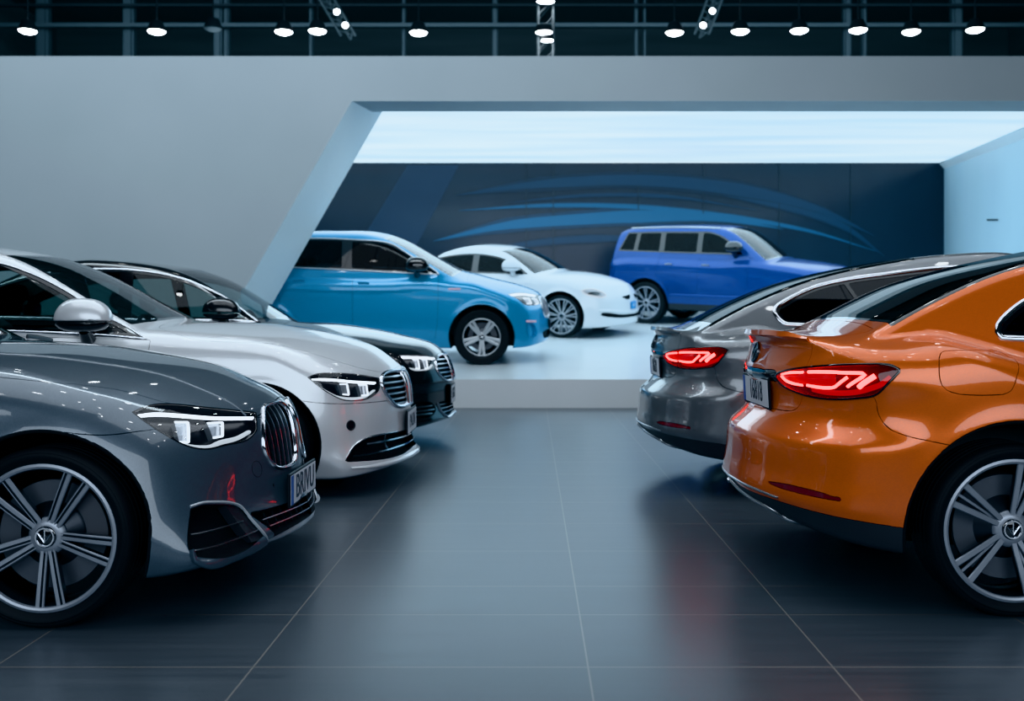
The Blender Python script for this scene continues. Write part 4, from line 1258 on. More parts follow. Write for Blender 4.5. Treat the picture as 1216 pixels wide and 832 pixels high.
# ------------------------------------------------------------------ the two saloons seen from behind
def tail_car(key, label, pm, h, dlo, pillars, plate, fine=True, glass_side='glass_dark'):
    c = Car(key, 'saloon_car', label, pm, h)
    L = c.L; R = lambda a: L - a
    zt = c.P['zb']
    top = [(1.4, zt + .03), (4.0, zt + .08)]
    c.hood([(.16, 0), (.18, .2), (.28, .45), (.5, .66), (.9, .78), (1.25, .78), (1.38, .72, 1)])
    c.doors(1.42, 2.5, 3.62, top, .27)
    c.side_glass(dlo, pillars, inset=.03, trim='chrome', trim_w=.034 if key == 'E' else .03, glass_mat=glass_side, trim_h=.012)
    c.screen(2.25); c.screen(R(1.85) if key == 'E' else R(1.62), True, mat='glass_rear', m=.005, border=.016)
    tail = [(.345, .925), (.40, .946), (.524, .967), (.69, .985), (.85, .995), (.94, .995), (.985, .975, 1), (.955, .935), (.895, .875), (.82, .857), (.70, .845), (.58, .846), (.45, .864), (.37, .89)]
    trunk = [(.552, 1.12, 1), (.562, 1.0), (.55, .93), (.515, .86), (.49, .81), (.46, .782), (.40, .772), (.30, .770), (-.2, .770, 1), (-.2, 1.4, 1), (.552, 1.4, 1)]
    garn = [(.34, .944), (.20, .946), (-.1, .946, 1), (-.1, .895, 1), (.2, .895), (.34, .90)]
    refl = [(.385, .468), (.50, .477), (.64, .474), (.80, .459, 1), (.79, .445, 1), (.64, .449), (.47, .455)]
    clad = [(-.3, .428), (0, .43), (.15, .405), (.45, .396), (.80, .375), (1.1, .345), (1.6, .33, 1), (1.6, -.3, 1), (-.3, -.3, 1)]
    c.cut('tail', 'rc', tail)
    c.cut('trunk', 'rear', trunk, src=['body'], xlim=(R(.33), L + .2), nmin=-.9)
    # boot lid deck ahead of the lip
    deck = np.array([(R(-.1), -.2), (R(-.1), .552), (R(.33), .553), (R(.44), .58), (R(.50), .60), (R(.50), -.2)])
    c.cutg('trunk', lambda V: np.maximum(poly_sd(c.fl.st(V, 'top'), deck), 1.0 - V[:, 2]), lambda q, n: (n[:, 2] > .25) & (q[:, 2] > .98), ['body'])
    c.cut('garnish', 'rear', garn)
    c.cut('reflector', 'rc', refl)
    c.cut('cladding', 'rc', clad, src=['body'], nmin=-2)
    rb = [(-.3, .9, 1), (.86, .9, 1), (.892, .85), (.90, .803), (.927, .761), (.971, .73), (1.131, .689), (1.4, .62, 1), (1.4, -.3, 1), (-.3, -.3, 1)]
    c.cut('rear_bumper', 'rc', rb, src=['body'], nmin=-2)
    fuel = [(4.192, 1.018), (4.175, 1.045), (4.145, 1.052), (3.948, 1.052), (3.885, 1.04), (3.875, 1.005), (3.90, .95), (3.922, .90), (3.956, .883), (4.12, .883), (4.181, .905), (4.199, .947)]
    if key == 'D': c.cut('fuel', 'side', fuel, src=['body'], side=-1)
    c.body(); c.piece('hood', 'hood', pm); c.wells(); c.door_pieces()
    c.piece('trunk', 'trunk_lid', pm); c.piece('rear_bumper', 'rear_bumper', pm)
    c.piece('cladding', 'rear_skirt', 'cladding', gap=.001, push=.003)
    if key == 'D': c.piece('fuel', 'fuel_flap', pm, -1, gap=.002)
    g = c.piece('garnish', 'boot_garnish', 'gloss_black', gap=.001, flange=.01, push=.004)
    for s in (-1, 1):
        c.piece('reflector', 'rear_reflector', 'reflector_red', s, gap=.001, push=.003)
        t = c.piece('tail', 'tail_light', 'red_dark', s, gap=.001, flange=0, push=.03, wall=True)
        c.piece('tail', 'lens', 'lens_red', s, parent=t, gap=.002, flange=.004, lift=.001)
        mb = MB(); ribbon(mb, c.fl, 'rc', tail, s, .010, .004, -.001, True, .015); mb.make('lens_border', 'gloss_black', t, angle=50)
        bars = [([(.360, .937), (.43, .946), (.515, .950)], .012), ([(.362, .922), (.39, .897), (.43, .887), (.505, .883)], .011),
                ([(.548, .952), (.70, .960), (.835, .963), (.845, .955, 1), (.80, .922), (.762, .893)], .014),
                ([(.535, .885), (.61, .880), (.685, .884), (.705, .894), (.735, .918), (.765, .941)], .013),
                ([(.888, .954), (.845, .92), (.815, .893)], .022)]
        for pts, w in bars:
            mb = MB(); ribbon(mb, c.fl, 'rc', pts, s, w, .010, -.022, False, .015, True, True); mb.make('light_bar', 'tail_bar', t, angle=60)
        mb = MB(); ribbon(mb, c.fl, 'rc', [(.36, .905), (.5, .915), (.62, .92), (.70, .918)], s, .05, .004, -.028, False, .02, True); ribbon(mb, c.fl, 'rc', [(.55, .868), (.65, .862), (.80, .872), (.90, .905), (.95, .95)], s, .022, .004, -.028, False, .02, True)
        mb.make('glow_panel', 'tail_glow', t, angle=60)
    # chrome tip that follows the skirt
    c.line('skirt_trim', 'rc', [(.02, .405), (.10, .378), (.22, .36), (.33, .345), (.42, .325), (.52, .28)], 'satin_chrome', .016, .012)
    c.line('bumper_chrome', 'rear', [(0, .425), (.2, .424), (.4, .42), (.55, .41)], 'satin_chrome', .012, .008)
    # badge on the boot lid and number plate
    Q, n = c.fl.surf([(.0, 1.02)], 'rear')
    pit = math.atan2(float(n[0][2]), -float(n[0][0]))
    M = frame_front(float(Q[0, 0]) - .003, 0, 1.02, -pit, True)
    mb = MB(); mb.lathe([(.001, .003), (.040, .003), (.043, .007), (.050, .007), (.053, .0), (.053, -.01)], 40, 'z')
    for a in (.35, math.pi - .35, math.pi*1.5): mb.tube([(0, 0, .005), (.042*math.cos(a), .042*math.sin(a), .005)], .004, 6)
    mb.tube([(-.03, .014, .005), (.03, .014, .005)], .0035, 6)
    mb.V = [tuple(M @ Vector(v)) for v in mb.V]; mb.make('badge', 'badge_grey', c.root, angle=40)
    mb = MB()
    for s in (-1, 1): ribbon(mb, c.fl, 'rear', [(0, 1.113), (.25, 1.112), (.42, 1.103), (.535, 1.085)], s, .030, .030, -.012, False, .02, True, False, 0, [(0, 1), (.75, 1), (1, .3)])
    mb.make('boot_spoiler', pm, c.root, angle=50)
    Q, n = c.fl.surf([(.0, .83)], 'rear')
    pit = math.atan2(float(n[0][2]), -float(n[0][0]))
    license_plate(c.root, frame_front(float(Q[0, 0]) - .006, 0, .835, -pit, True), plate, w=.52, h=.125, sx=.80, size=.135)
    c.interior(1.42, 4.15, .34, belt=zt); c.mirror(1.75, zt + .06)
    c.wheels(.283, .235, 'triple', 5, math.radians(3)); return c

def car_orange():
    dlo = [(3.87, 1.10), (3.875, 1.15), (3.80, 1.22), (3.72, 1.265), (3.5, 1.34), (3.2, 1.40), (2.7, 1.43), (2.2, 1.385), (1.8, 1.23), (1.55, 1.07, 1), (2.5, 1.085)]
    return tail_car('D', 'copper orange saloon seen from behind with lit red tail lamps and fuel flap', paint('orange_paint', (0.68, 0.128, 0.012), .35, .30, flake=.3), HERO, dlo, [(2.45, .1, .09), (3.55, .35, .05)], '16818')
def car_silver():
    dlo = [(3.909, 1.147), (3.985, 1.225), (3.95, 1.283), (3.648, 1.42), (3.12, 1.504), (2.697, 1.542), (2.2, 1.51), (1.8, 1.38), (1.4, 1.14, 1), (2.6, 1.14)]
    return tail_car('E', 'steel grey fastback saloon seen from behind with lit red tail lamps, beyond the orange saloon', paint('steel_paint', (0.20, 0.215, 0.23), .45, .32, flake=.25), HERO2, dlo, [(2.4, .1, .10), (3.25, .55, .03)], '8I628')

# ------------------------------------------------------------------ the three cars on the stand
def car_lightblue():
    c = Car('F', 'crossover_car', 'light blue crossover with dark side windows and five-spoke wheels on the white stand', paint('sky_paint', (0.003, 0.265, 0.52), .25, .28, flake=.12), STAND)
    c.hood([(.14, 0), (.16, .2), (.24, .42), (.45, .66), (.75, .78), (1.05, .83), (1.25, .80, 1)])
    top = [(1.4, 1.30), (1.67, 1.33), (2.96, 1.395), (4.8, 1.46)]
    c.doors(1.665, 2.93, 3.95, top, .36)
    dlo = [(1.665, 1.343, 1), (1.72, 1.40), (2.115, 1.637), (2.425, 1.81), (2.95, 1.858), (3.51, 1.878), (4.2, 1.85), (4.65, 1.75), (4.85, 1.6), (4.8, 1.47, 1), (3.77, 1.443), (2.956, 1.407)]
    c.side_glass(dlo, [(1.98, .12, .03), (3.03, .03, .15), (4.05, .05, .12)], inset=.03, glass_mat='glass_stand', trim='satin_chrome', trim_w=.022)
    c.screen(2.45, m=.07); c.screen(4.85, True, mat='glass_dark')
    hl = [(1.05, 1.05, 1), (.9, 1.062), (.70, 1.06), (.42, 1.02), (.24, .985, 1), (.36, .90), (.53, .872), (.84, .888), (.95, .985)]
    kid = [(.12, .955), (.32, .955), (.42, .88), (.44, .76), (.38, .68), (.2, .66), (.10, .68), (.08, .80)]
    c.cut('headlight', 'fc', hl); c.cut('kidney', 'front', kid)
    fog = [(.88, .60), (.80, .62), (.70, .58), (.66, .46), (.72, .40), (.84, .42), (.89, .50)]
    c.cut('fog', 'fc', fog)
    low = [(.55, .46), (-.1, .46, 1), (-.1, .36, 1), (.5, .36)]
    c.cut('low', 'front', low)
    c.body(); c.piece('hood', 'hood', c.paint); c.wells(); c.door_pieces(hz=.17, hl=.17)
    c.headlamp(hl, 'fc', [([(1.02, 1.042), (.72, 1.045), (.42, 1.005)], .03)], [[(.78, .99), (.66, .985), (.66, .90), (.78, .905)], [(.56, .975), (.45, .96), (.46, .89), (.56, .885)]])
    c.grille('kidney', kid, 'front', slat_lines(kid, 0, [.15, .2, .25, .3, .35]), frame=('satin_chrome', .035, .02), sw=.01, sd=.02)
    c.grille('fog', fog, 'fc', [], frame=None, name='air_intake', back=c.paint)
    c.grille('low', low, 'front', [], frame=None, name='lower_grille')
    c.line('marker_strip', 'fc', [(.88, .645), (.66, .632)], 'marker_pink', .035, .008)
    c.line('fender_badge', 'side', [(1.52, 1.132), (1.34, 1.132)], 'marker_pink', .028, .008)
    Q, n = c.fl.surf([(.0, .55)], 'front')
    license_plate(c.root, frame_front(float(Q[0, 0]) + .006, 0, .55), '', w=.5, h=.12)
    c.interior(1.4, 4.9, .45, belt=1.34); c.mirror(1.98, 1.40, (-1,), size=1.25, mat='gloss_black', out=.12)
    c.wheels(.285, .25, 'double_wide', 5, math.radians(-90), light=True); return c
def car_stand_white():
    c = Car('G', 'hatchback_car', 'white hatchback with oval lamps, round mirror and blue number plate on the stand', paint('white_paint', (0.74, 0.77, 0.80), .0, .30, flake=.02), STAND)
    c.hood([(.14, 0), (.16, .2), (.24, .42), (.42, .64), (.72, .76), (1.05, .80), (1.3, .78, 1)])
    top = [(1.5, 1.13), (4.4, 1.18)]
    c.doors(1.70, 2.9, 3.9, top, .30)
    dlo = [(1.803, 1.157, 1), (2.142, 1.365), (2.568, 1.50), (3.146, 1.545), (3.9, 1.465), (4.3, 1.32), (4.45, 1.19, 1), (3.04, 1.167)]
    c.side_glass(dlo, [(2.12, .12, .03), (2.98, .1, .14)], inset=.03, glass_mat='glass_stand', trim=None)
    c.screen(2.45, m=.07, mat='glass_tint'); c.screen(4.0, True, mat='glass_dark')
    hl = [(1.13, .885), (1.03, .925), (.88, .915), (.72, .85), (.68, .795), (.76, .765), (.93, .785), (1.08, .83)]
    c.cut('headlight', 'fc', hl)
    s1 = [(.40, .76, 1), (.10, .79, 1), (.09, .76), (.20, .70)]
    lg = [(.80, .48), (.70, .475), (.45, .435), (-.1, .42, 1), (-.1, .37, 1), (.45, .375), (.72, .405), (.82, .44)]
    c.cut('nostril', 'front', s1); c.cut('low', 'front', lg)
    c.body(); c.piece('hood', 'hood', c.paint); c.wells(); c.door_pieces(hz=.15)
    for s in (-1, 1):
        h = c.piece('headlight', 'headlight', 'lamp_white', s, gap=.001, flange=0, push=.014, wall=True)
        c.piece('headlight', 'lens', 'lens_clear', s, parent=h, gap=.003)
        mb = MB(); patch(mb, c.fl, 'fc', [(.93 + .12*math.cos(a) - .02, .835 + .035*math.sin(a)) for a in [i*math.pi/10 for i in range(20)]], s, .004, .03); mb.make('projector', 'gloss_black', h)
        mb = MB(); ribbon(mb, c.fl, 'fc', hl, s, .03, .012, -.006, True, .02, rnd=True); mb.make('light_ring', 'drl_soft', h, angle=60)
        c.piece('nostril', 'air_intake', 'matt_black', s, gap=0, flange=0, push=.03, wall=True)
    c.piece('low', 'lower_grille', 'matt_black', gap=0, flange=0, push=.04, wall=True)
    c.line('grille_lip', 'front', [(0, .47), (.4, .48), (.68, .515), (.83, .52)], c.paint, .05, .02)
    Q, n = c.fl.surf([(.0, .60)], 'front')
    M = frame_front(float(Q[0, 0]) + .01, -.03, .59)
    mb = MB(); mb.box((-.12, -.07, -.01), (.12, .07, .004), 0, .004, M); p = mb.make('license_plate', 'plate_cyan', c.root)
    text_mesh('plate_lettering', 'IN', .11, 'plate_white', p, M @ Matrix.Translation((0, 0, .0045)), .0008, .9)
    c.interior(1.5, 4.3, .42, belt=1.14); c.mirror(2.12, 1.22, (-1,), size=1.35, out=.09, lower='white_paint')
    c.wheels(.335, .25, 'many', 11, .1, 0, light=True); return c
def car_deepblue():
    c = Car('H', 'offroad_car', 'deep blue boxy off-roader with long window row at the back of the stand', paint('deep_paint', (0.001, 0.052, 0.24), .35, .28, coat=.6, flake=.1), STAND)
    c.hood([(.14, 0), (.15, .2), (.20, .42), (.36, .68), (.75, .82), (1.1, .85), (1.35, .82, 1)])
    top = [(1.6, 1.47), (2.05, 1.49), (5.0, 1.51)]
    c.doors(1.85, 2.95, 3.85, top, .42)
    dlo = [(2.0, 1.50, 1), (2.10, 1.60), (2.42, 1.835), (2.75, 1.955), (3.2, 1.965), (4.0, 1.965), (4.72, 1.95, 1), (4.92, 1.55, 1), (3.559, 1.52)]
    c.side_glass(dlo, [(2.22, .12, .03), (2.98, .0, .12), (3.85, .0, .12), (4.5, -.12, .10)], inset=.03, glass_mat='glass_stand', trim=None)
    c.screen(2.42, m=.075); c.screen(4.85, True, mat='glass_dark')
    hl = [(.90, 1.10), (.6, 1.12), (.42, 1.06), (.5, .98), (.85, 1.0)]
    c.cut('headlight', 'fc', hl)
    gr = [(.50, 1.06), (-.1, 1.06, 1), (-.1, .72, 1), (.45, .72)]
    c.cut('kidney', 'front', gr)
    sill = [(-.3, .46, 1), (5.8, .46, 1), (5.8, -.2, 1), (-.3, -.2, 1)]
    c.cut('sill', 'side', sill, src=['body', 'front_door', 'rear_door'], smooth=False, nmin=-2)
    c.body(); c.piece('hood', 'hood', c.paint); c.wells(); c.door_pieces(hz=.22, hmat='satin_chrome', hl=.17)
    c.piece('sill', 'sill_trim', 'cladding', gap=.001, push=.002)
    c.headlamp(hl, 'fc', [([(.86, 1.09), (.6, 1.10), (.46, 1.05)], .03)], [])
    c.grille('kidney', gr, 'front', [[(0, z), (.46, z)] for z in (1.0, .92, .84, .76)], frame=('satin_chrome', .03, .02), sw=.02, sd=.02)
    c.line('door_strip', 'side', [(1.9, .62), (3.6, .62)], c.paint, .09, .012)
    c.line('roof_rail', 'side', [(2.6, 2.03), (3.5, 2.05), (4.7, 2.03)], 'satin_chrome', .03, .03)
    c.interior(1.75, 5.0, .55, belt=1.46); c.mirror(2.15, 1.55, (-1,), size=1.35, mat='gloss_black', out=.12)
    c.wheels(.35, .26, 'many', 9, .2, 0, light=False); return c
# ------------------------------------------------------------------ the hall
HERO, HERO2, STAND = 0.0155, 0.018, 0.026
simple('lamp_white', (0.7, 0.73, 0.76), 0.25)
simple('marker_pink', (0.75, 0.45, 0.52), 0.3)
simple('plate_cyan', (0.04, 0.28, 0.60), 0.35)

def add_nodes(nt, *ts): return [nt.nodes.new(t) for t in ts]
def floor_mat():
    m, nt, b = new_mat('slate_tile')
    setin(b, rough=0.30, spec=0.95); b.inputs['Specular Tint'].default_value = (.66, .84, 1.0, 1)
    geo, sep = add_nodes(nt, 'ShaderNodeNewGeometry', 'ShaderNodeSeparateXYZ')
    nt.links.new(geo.outputs['Position'], sep.inputs[0])
    def mth(op, a, bb):
        n = nt.nodes.new('ShaderNodeMath'); n.operation = op
        for i, v in enumerate((a, bb)):
            if isinstance(v, (int, float)): n.inputs[i].default_value = v
            elif v is not None: nt.links.new(v, n.inputs[i])
        return n.outputs[0]
    def line_mask(coord, vals, w):
        acc = None
        for v in vals:
            d = mth('ABSOLUTE', mth('SUBTRACT', coord, v), None)
            k = mth('LESS_THAN', d, w)
            acc = k if acc is None else mth('MAXIMUM', acc, k)
        return acc
    xs = [-4.45, -3.57, -2.69, -1.82, -0.944, 0.189, 1.017, 1.90, 2.78, 3.66, 4.54]
    ys = [0.5, 1.1, 1.7, 2.25, 2.83, 3.418, 4.027, 4.459, 5.143, 5.833, 6.53, 7.127, 7.735, 8.4, 9.06, 9.7, 10.35, 11.0, 11.65, 12.3, 12.95]
    mx = line_mask(sep.outputs[0], xs, 0.0032); my = line_mask(sep.outputs[1], ys, 0.0042)
    mk_ = mth('MAXIMUM', mth('MULTIPLY', mx, 1.0), mth('MULTIPLY', my, 0.85))
    n1, n2, mp, ramp, mix = add_nodes(nt, 'ShaderNodeTexNoise', 'ShaderNodeTexNoise', 'ShaderNodeMapping', 'ShaderNodeValToRGB', 'ShaderNodeMix')
    mp.inputs['Scale'].default_value = (0.8, 14, 1)
    nt.links.new(geo.outputs['Position'], mp.inputs[0]); nt.links.new(mp.outputs[0], n1.inputs['Vector']); n1.inputs['Scale'].default_value = 1.6; n1.inputs['Detail'].default_value = 5
    ramp.color_ramp.elements[0].position = .3; ramp.color_ramp.elements[1].position = .75
    ramp.color_ramp.elements[0].color = (.076, .084, .094, 1); ramp.color_ramp.elements[1].color = (.094, .103, .114, 1)
    nt.links.new(n1.outputs[0], ramp.inputs[0])
    mix.data_type = 'RGBA'
    nt.links.new(mk_, mix.inputs[0]); nt.links.new(ramp.outputs[0], mix.inputs[6]); mix.inputs[7].default_value = (.20, .19, .18, 1)
    nt.links.new(mix.outputs[2], b.inputs['Base Color'])
    rr = nt.nodes.new('ShaderNodeMapRange'); rr.inputs[3].default_value = .27; rr.inputs[4].default_value = .36
    nt.links.new(n1.outputs[0], rr.inputs[0]); nt.links.new(rr.outputs[0], b.inputs['Roughness'])
    bp = nt.nodes.new('ShaderNodeBump'); bp.inputs['Strength'].default_value = .25; bp.inputs['Distance'].default_value = .002; bp.invert = True
    nt.links.new(mk_, bp.inputs['Height']); nt.links.new(bp.outputs[0], b.inputs['Normal'])
    return m
floor_mat()
def noisy(name, c0, c1, scale, rough, metal=0.0, stretch=(1, 1, 1), **k):
    m, nt, b = new_mat(name); setin(b, rough=rough, metal=metal, **k)
    tc, mp, n, r = add_nodes(nt, 'ShaderNodeNewGeometry', 'ShaderNodeMapping', 'ShaderNodeTexNoise', 'ShaderNodeValToRGB')
    mp.inputs['Scale'].default_value = stretch
    nt.links.new(tc.outputs['Position'], mp.inputs[0]); nt.links.new(mp.outputs[0], n.inputs['Vector']); n.inputs['Scale'].default_value = scale
    r.color_ramp.elements[0].color = c0 + (1,); r.color_ramp.elements[1].color = c1 + (1,); r.color_ramp.elements[0].position = .3; r.color_ramp.elements[1].position = .7
    nt.links.new(n.outputs[0], r.inputs[0]); nt.links.new(r.outputs[0], b.inputs['Base Color'])
    return m
noisy('wall_grey', (.375, .435, .475), (.405, .465, .505), .6, .6)
noisy('stand_white', (.60, .645, .67), (.64, .68, .70), 1.2, .30, coat=.25, coatr=.15)
noisy('stand_edge', (.60, .62, .64), (.63, .65, .67), 1.0, .5)
noisy('reveal_glow', (.72, .82, .87), (.76, .86, .90), .8, .45, ecol=(.45, .75, .95), estr=.10)  # weak emission added to brighten the lining; no lamp sits in it
noisy('soffit_glow', (.72, .82, .87), (.76, .86, .90), .8, .45, ecol=(.42, .72, .92), estr=.26)  # stronger added emission so the underside reads bright; no lamp here
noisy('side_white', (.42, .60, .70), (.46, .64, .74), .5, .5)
noisy('screen_navy', (.006, .013, .028), (.012, .022, .040), .5, .22, stretch=(1, 1, .4))
noisy('hall_dark', (.048, .056, .060), (.075, .086, .090), .7, .8, stretch=(.3, .3, 3))
simple('steel_grey', (.10, .125, .14), .55, .3)
simple('steel_dark', (.03, .035, .04), .5, .5)
simple('band_blue', (.008, .085, .18), .3, ecol=(.01, .17, .38), estr=.17)  # flat blue bands with a weak emission of their own
simple('band_mid', (.008, .032, .07), .3, ecol=(.01, .06, .14), estr=.10)
simple('band_low', (.007, .020, .042), .3, ecol=(.01, .04, .09), estr=.02)
simple('band_dark', (.018, .036, .07), .35)
simple('seam_dark', (.012, .022, .035), .3)
def lightbox_mat():
    m, nt, b = new_mat('lightbox'); setin(b, col=(.5, .55, .58), rough=.5)
    g, mp, n, r = add_nodes(nt, 'ShaderNodeNewGeometry', 'ShaderNodeMapping', 'ShaderNodeTexNoise', 'ShaderNodeValToRGB')
    mp.inputs['Scale'].default_value = (.25, 1.1, 1); n.inputs['Scale'].default_value = .8; n.inputs['Detail'].default_value = 2
    nt.links.new(g.outputs['Position'], mp.inputs[0]); nt.links.new(mp.outputs[0], n.inputs['Vector']); nt.links.new(n.outputs[0], r.inputs[0])
    r.color_ramp.elements[0].color = (.50, .77, .95, 1); r.color_ramp.elements[1].color = (.74, .91, 1, 1); r.color_ramp.elements[0].position = .3; r.color_ramp.elements[1].position = .65
    nt.links.new(r.outputs[0], b.inputs['Emission Color']); b.inputs['Emission Strength'].default_value = LIGHTBOX
LIGHTBOX = 1.5
lightbox_mat()
emit('lamp_glow', (.92, .97, 1.0), 30.0)
emit('spot_glow', (.92, .97, 1.0), 22.0)

def quad(name, pts, mat, kind='structure'):
    o = mk(name, pts, [tuple(range(len(pts)))], mat, smooth=False)
    if kind: o['kind'] = kind
    return o
def prism(name, poly, y0, y1, mat, kind='structure', parent=None):
    """outline in (x,z) between two depths"""
    n = len(poly); V = [(x, y0, z) for x, z in poly] + [(x, y1, z) for x, z in poly]
    ar = sum(poly[i][0]*poly[(i+1) % n][1] - poly[(i+1) % n][0]*poly[i][1] for i in range(n))
    F = [tuple(range(n)), tuple(reversed(range(n, 2*n)))] + [(i, n+i, n+(i+1) % n, (i+1) % n) for i in range(n)]
    if ar < 0: F = [f[::-1] for f in F]
    o = mk(name, V, F, mat, parent, smooth=False)
    if kind: o['kind'] = kind
    return o

CZ = 1.17
def hall():
    quad('floor', [(-16, -6, 0), (16, -6, 0), (16, 36, 0), (-16, 36, 0)], 'slate_tile')
    # the sloping white stand
    yb = 26.0
    x0, x1 = -9.0, 10.6
    z0 = ramp_z(13.6); z1 = ramp_z(yb)
    mb = MB()
    x1, x2 = 7.55, 10.15; yb = 24.98; z1 = ramp_z(yb)
    V = [(x0, 13.6, 0.0), (x1, 13.6, 0.0), (x2, yb, 0.0), (x0, yb, 0.0), (x0, 13.6, z0), (x1, 13.6, z0), (x2, yb, z1), (x0, yb, z1)]
    mb.add(V, [(4, 5, 6, 7)], 0); mb.add(V, [(0, 1, 5, 4), (1, 2, 6, 5), (2, 3, 7, 6), (3, 0, 4, 7)], 1)
    o = mb.make('stage_platform', ['stand_white', 'stand_edge']); tag(o, 'low white sloping display stand carrying the three blue and white cars', 'stage')
    # feature wall with its slanted opening
    yf, yr = 13.75, 14.45
    k = lambda px, y: (px - 632)*y/1200.0
    kz = lambda py, y: CZ - (py - 381)*y/1200.0
    zt = kz(66.5, yf)
    A = (k(418, yf), kz(120, yf)); slope = (295 - 418)/(335 - 120)
    def leg(z): return A[0] + (A[1] - z)*1200/yf*slope*yf/1200
    zb_ = 0.40
    B = (leg(zb_), zb_)
    XR = 12.0
    front = [(-16, 0), (-16, zt), (16, zt), (16, A[1]), (A[0], A[1]), B, (B[0], 0)]
    prism('wall_front', [(-16, zb_), (-16, zt), (A[0], zt), A, B], yf, yr, 'wall_grey')
    prism('wall_lintel', [(A[0], A[1]), (A[0], zt), (16, zt), (16, A[1])], yf, yr, 'wall_grey')
    # pale lining of the opening with added glow: slanted jamb and soffit, splayed inward
    A2 = (k(455, yr + .3), kz(131, yr + .3)); B2 = (A2[0] + (A2[1] - zb_)*slope*1.0, zb_)
    yj = yr + .3
    quad('trim_1', [(A[0], yf - .004, A[1]), (B[0], yf - .004, B[1]), (B2[0], yj, B2[1]), (A2[0], yj, A2[1])], 'reveal_glow')
    quad('trim_2', [(A[0], yf - .004, A[1]), (A2[0], yj, A2[1]), (16, yj, A2[1]), (16, yf - .004, A[1])], 'soffit_glow')
    quad('wall_return', [(A2[0] - .0, yj, A2[1]), (B2[0], yj, B2[1]), (-16, yj, B2[1]), (-16, yj, A2[1])], 'wall_grey')
    # luminous ceiling over the stand
    ybk = 25.0
    zc0 = A2[1]; zc1 = kz(193, ybk)
    xr0 = 7.75 + .1; xr1 = k(1121, ybk)
    rt = lambda y: xr0 + (xr1 - xr0)*(y - yj)/(ybk - yj)
    zc = lambda y: zc0 + (zc1 - zc0)*(y - yj)/(ybk - yj)
    V = [(-7, yj, zc0), (rt(yj) - .12, yj, zc0), (rt(ybk) - .12, ybk, zc1), (-9, ybk, zc1)]
    bx = mk('light_ceiling', V + [(x, y, z + .12) for x, y, z in V], [(0, 3, 2, 1), (4, 5, 6, 7), (0, 1, 5, 4), (1, 2, 6, 5), (2, 3, 7, 6), (3, 0, 4, 7)], 'lightbox', smooth=False)
    tag(bx, 'broad glowing white light panel forming the ceiling above the stand', 'light panel')
    quad('wall_right', [(rt(yj), yj, ramp_z(yj)), (rt(ybk), ybk, ramp_z(ybk)), (rt(ybk), ybk, zc1 + .1), (rt(yj), yj, zc0 + .1)][::-1], 'side_white')
    mb = MB(); 
    V = [(rt(yj) - .12, yj, zc0 - .02), (rt(ybk) - .12, ybk, zc1 - .02), (rt(ybk), ybk, zc1 - .16), (rt(yj), yj, zc0 - .16)]
    quad('trim_3', V, 'reveal_glow')
    # small slot on the side wall
    ys = 20.0; xs = rt(ys)
    o = mk('wall_slot', [(rt(19.2) - .01, 19.2, kz(262, 19.2)), (rt(20.2) - .01, 20.2, kz(262, 20.2)), (rt(20.2) - .01, 20.2, kz(260, 20.2)), (rt(19.2) - .01, 19.2, kz(260, 19.2))], [(0, 1, 2, 3), (3, 2, 1, 0)], 'steel_grey', smooth=False)
    tag(o, 'thin grey slot vent in the pale blue side wall', 'vent')
    # dark glossy back wall with seams and sweeping curves
    quad('wall_back', [(-9, ybk, ramp_z(ybk)), (rt(ybk), ybk, ramp_z(ybk)), (rt(ybk), ybk, zc1 + .3), (-9, ybk, zc1 + .3)], 'screen_navy')
    P = empty('wall_arcs'); P.location = (0, ybk, 0); tag(P, 'sweeping blue arc graphic on the dark glossy back wall', 'mural')
    def band(pts, w, mat, name='arc_band', off=.012):
        L = smooth_outline(pts, False, 10); V = []; F = []
        n = len(L)
        T_ = np.gradient(L, axis=0); T_ /= np.linalg.norm(T_, axis=1, keepdims=True)
        for i in range(n):
            ww = np.interp(i/(n-1), [a for a, b in w], [b for a, b in w])*.5
            p = L[i]; s = np.array([-T_[i, 1], T_[i, 0]])*ww
            for q in (p + s, p - s): V.append((k(q[0], ybk), -off, kz(q[1], ybk)))
        for i in range(n-1): F.append((2*i, 2*i+1, 2*i+3, 2*i+2))
        o = mk(name, V, F, mat, P, smooth=False); return o
    for pts, w, mats in (([(515, 286), (600, 268), (680, 261), (760, 257), (850, 259), (930, 272)], 15, ('band_mid', 'band_blue')),
                         ([(545, 250), (650, 244), (760, 246), (870, 258), (960, 274), (1040, 298)], 6, ('band_mid', 'band_blue')),
                         ([(540, 232), (640, 219), (760, 214), (880, 226), (970, 248), (1038, 280)], 15, ('band_low', 'band_mid')),
                         ([(600, 241), (700, 232), (800, 234), (900, 250)], 4, ('band_low', 'band_mid')),
                         ([(560, 302), (640, 288), (720, 283), (800, 285)], 8, ('band_low', 'band_mid')),
                         ([(860, 232), (940, 248), (1000, 268), (1050, 304)], 8, ('band_low', 'band_mid'))):
        band(pts, [(0, .5), (.2, w*1.2), (.6, w*1.5), (1, .5)], mats[0], off=.008 + w*.0004)
        band(pts, [(0, .3), (.25, w*.75), (.6, w), (1, .3)], mats[1], off=.016 + w*.0004)
    o = mk('slanted_stripe', [(k(x, ybk), -.008, kz(y, ybk)) for x, y in ((484, 196), (545, 196), (490, 300), (420, 300))], [(0, 3, 2, 1)], 'band_dark', P, smooth=False)
    mb = MB()
    for px in (625, 657, 758, 835, 925, 1010):
        mb = MB(); mb.box((k(px, ybk) - .012, -.02, 1.45), (k(px, ybk) + .012, -.004, zc1)); mb.make('panel_seam', 'seam_dark', P)
    # hall beyond and above
    quad('wall_hall', [(-30, 34, 0), (30, 34, 0), (30, 34, 18), (-30, 34, 18)], 'hall_dark')
